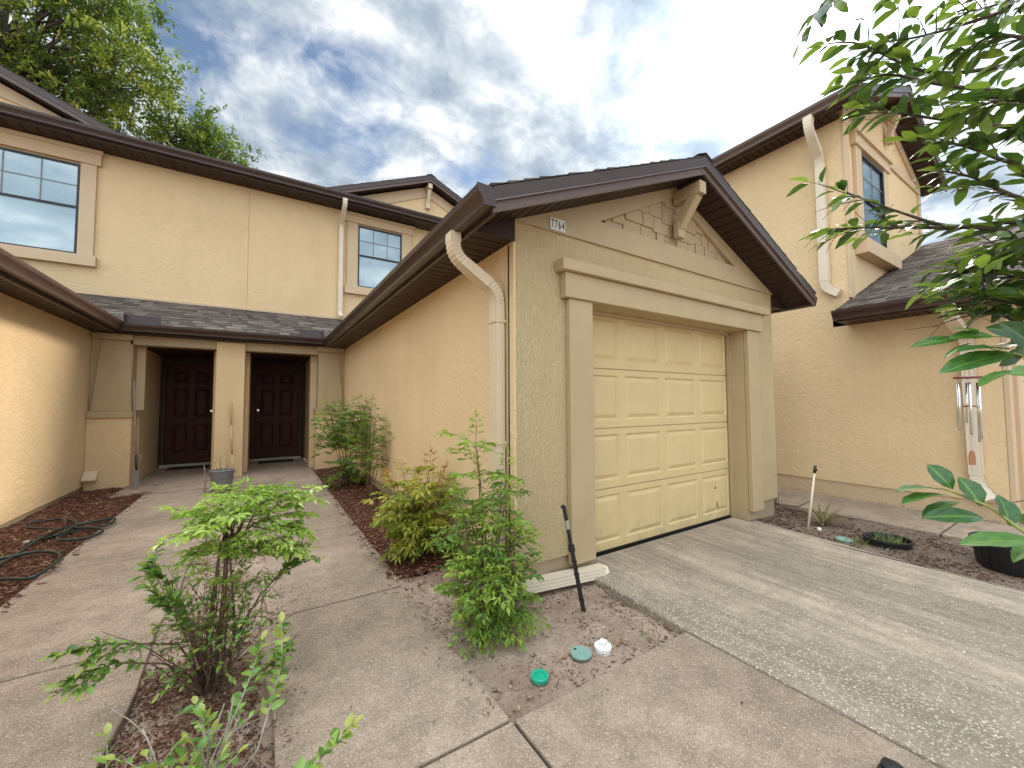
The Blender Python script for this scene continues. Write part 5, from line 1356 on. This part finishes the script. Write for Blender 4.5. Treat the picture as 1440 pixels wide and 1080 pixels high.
chips(b, 3200, (4.75, 6.0), (.3, 2.7), lambda x, y: -.03 + .05 * max(0, min(1, (x - 4.7) / .5)) * .4 + .028 * nz(x, y, 2.1, 7) + .010 * nz(x, y, 10, 3), .008, .035, .006, (0, .45), r_, lambda x, y: .2 + .8 * max(0, min(1, (mn.noise(V((x * 2.3, y * 2.3, 4))) + .1) * 3)))
tag(b.build('mulch', M['chips']), 'red-brown bark mulch scattered over the planting beds', 'mulch', kind='stuff')
b = MB()
chips(b, 260, (.08, .30), (1.2, 3.6), lambda x, y: .003, .005, .02, .005, (.1, 1), r_, lambda x, y: max(0, (.30 - x) / .22) ** 2)
chips(b, 300, (.66, .96), (1.6, 8), lambda x, y: .003, .008, .03, .006, (.2, 1), r_, lambda x, y: max(0, (x - .70) / .26) ** 3)
zf_ = lambda x, y: soilz(x, y) + .035 * max(0, min(1, (y - 2.1) / .4))
chips(b, 210, (.98, 2.26), (1.52, 2.4), zf_, .012, .04, .015, (.2, 1), r_, lambda x, y: .12 + (1 if abs(x - 2.2) < .22 else 0) + (.9 if (x < 1.25 and y < 1.8) else 0) + (.7 if (1.7 < x and y < 1.75) else 0), True)
chips(b, 130, (-.5, .1), (1.3, 4.5), midz, .010, .03, .010, (.3, 1), r_, None, True)
chips(b, 110, (4.8, 6.6), (.3, 2.7), lambda x, y: .0, .015, .045, .016, (.1, .9), r_, None, True)
chips(b, 90, (-2.4, -1.45), (4, 9), zleft, .015, .04, .018, (.5, 1), r_, None, True)
chips(b, 14, (1.0, 2.2), (-.2, 1.5), lambda x, y: .003, .01, .022, .012, (0, .2), r_, None, True)
chips(b, 40, (2.3, 4.7), (.4, 2.6), lambda x, y: .02 + .02 * max(0, (y - 1.5)), .01, .022, .010, (0, .6), r_, None, True)
chips(b, 30, (-1.4, .9), (1.5, 8), lambda x, y: .0, .01, .025, .010, (0, .7), r_, lambda x, y: 0 if -.5 < x < .08 else 1, True)
chips(b, 110, (7.0, 7.17), (.5, 6), lambda x, y: .02, .015, .05, .014, (0, .8), r_, None, True)
tag(b.build('leaf_litter', M['litter']), 'small dry leaves and flakes lying on soil and concrete', 'leaf litter', kind='stuff')
BACK, ZEN, EXPO = 3.0, 4.5, 1.42
# ------------------------------------------------------------------ sky and light
SUN = V((.76, .24, .64)).normalized()
w = bpy.data.worlds.new('World'); sc.world = w; w.use_nodes = True
nt = w.node_tree; nt.nodes.clear()
out = N(nt, 'ShaderNodeOutputWorld'); bg = N(nt, 'ShaderNodeBackground'); L(nt, bg.outputs[0], out.inputs[0])
sky = N(nt, 'ShaderNodeTexSky', sky_type='NISHITA', sun_disc=False)
sky.sun_elevation = math.asin(SUN.z); sky.sun_rotation = math.atan2(SUN.x, SUN.y); sky.air_density = 1.2; sky.dust_density = .6
tc = N(nt, 'ShaderNodeTexCoord'); D = tc.outputs['Generated']
sp = N(nt, 'ShaderNodeSeparateXYZ'); L(nt, D, sp.inputs[0])
zz = mth(nt, 'ADD', mth(nt, 'MAXIMUM', sp.outputs[2], 0.0), .22)
cb = N(nt, 'ShaderNodeCombineXYZ'); L(nt, mth(nt, 'DIVIDE', sp.outputs[0], zz), cb.inputs[0]); L(nt, mth(nt, 'DIVIDE', sp.outputs[1], zz), cb.inputs[1])
P = cb.outputs[0]
wv = N(nt, 'ShaderNodeVectorMath', operation='SCALE'); wv.inputs['Scale'].default_value = .28
wn = N(nt, 'ShaderNodeTexNoise'); wn.inputs['Scale'].default_value = 1.6; wn.inputs['Detail'].default_value = 5; L(nt, P, wn.inputs['Vector'])
L(nt, wn.outputs['Color'], wv.inputs[0])
ad = N(nt, 'ShaderNodeVectorMath', operation='ADD'); L(nt, P, ad.inputs[0]); L(nt, wv.outputs[0], ad.inputs[1]); PW = ad.outputs[0]
cov = noise(nt, mapping(nt, PW, (1, 1, 1), (3.1, 1.7, .4)), 1.9, 8, .58)
mask = ramp(nt, cov, [(.34, 0), (.44, 1)])
body = noise(nt, mapping(nt, PW, (1, 1, 1), (7.7, 2.2, 1.1)), 3.8, 9, .58, .1)
fine = noise(nt, mapping(nt, PW, (1, 1, 1), (1.7, 5.2, 3.1)), 10, 8, .62, .1)
bb = mth(nt, 'ADD', mth(nt, 'MULTIPLY', body, .72), mth(nt, 'MULTIPLY', fine, .28))
cloud = ramp(nt, bb, [(.36, (.105, .135, .165)), (.45, (.17, .20, .232)), (.52, (.255, .28, .30)), (.60, (.40, .41, .41))])
dt = N(nt, 'ShaderNodeVectorMath', operation='DOT_PRODUCT'); L(nt, D, dt.inputs[0]); dt.inputs[1].default_value = SUN
nd = N(nt, 'ShaderNodeVectorMath', operation='NORMALIZE'); L(nt, D, nd.inputs[0]); L(nt, nd.outputs[0], dt.inputs[0])
g1 = mth(nt, 'POWER', mth(nt, 'MAXIMUM', dt.outputs['Value'], 0.0), 34.0)
g2 = mth(nt, 'POWER', mth(nt, 'MAXIMUM', dt.outputs['Value'], 0.0), 3.0)
# unseen sky behind and left of the viewer, brightened to light the walls
db = N(nt, 'ShaderNodeVectorMath', operation='DOT_PRODUCT'); L(nt, nd.outputs[0], db.inputs[0]); db.inputs[1].default_value = (-.80, -.60, 0)
bk = N(nt, 'ShaderNodeMapRange'); L(nt, db.outputs['Value'], bk.inputs[0]); bk.inputs[1].default_value = -.20; bk.inputs[2].default_value = .45; bk.inputs[3].default_value = 1.0; bk.inputs[4].default_value = BACK
zen = N(nt, 'ShaderNodeMapRange'); L(nt, sp.outputs[2], zen.inputs[0]); zen.inputs[1].default_value = .72; zen.inputs[2].default_value = .95; zen.inputs[3].default_value = 0; zen.inputs[4].default_value = ZEN  # added brightness overhead, out of view, to light ground and walls
bright = mth(nt, 'ADD', mth(nt, 'ADD', bk.outputs[0], mth(nt, 'MULTIPLY', g1, 2.4)), mth(nt, 'ADD', mth(nt, 'MULTIPLY', g2, .12), zen.outputs[0]))
cl = mix(nt, 1.0, cloud, bright, 'MULTIPLY')
skyc = N(nt, 'ShaderNodeVectorMath', operation='SCALE'); skyc.inputs['Scale'].default_value = .5
L(nt, sky.outputs[0], skyc.inputs[0])
mk = mth(nt, 'MULTIPLY', mask, .95)
# the background strength (.1) applies to both, so the clouds are given at ten times their brightness
c10 = N(nt, 'ShaderNodeVectorMath', operation='SCALE'); c10.inputs['Scale'].default_value = 10.6; L(nt, cl, c10.inputs[0])
fin = mix(nt, mk, skyc.outputs[0], c10.outputs[0])
L(nt, fin, bg.inputs[0]); bg.inputs[1].default_value = .1
ld = bpy.data.lights.new('sun', 'SUN'); ld.energy = 1.5; ld.angle = R(12); ld.color = (1, .93, .82)
lo = bpy.data.objects.new('sun', ld); COL.objects.link(lo); lo.rotation_euler = SUN.to_track_quat('Z', 'Y').to_euler()
sc.view_settings.view_transform = 'Standard'; sc.view_settings.look = 'None'; sc.view_settings.gamma = 1
sc.view_settings.exposure = EXPO
sc.cycles.max_bounces = 8; sc.cycles.diffuse_bounces = 4; sc.cycles.transparent_max_bounces = 8
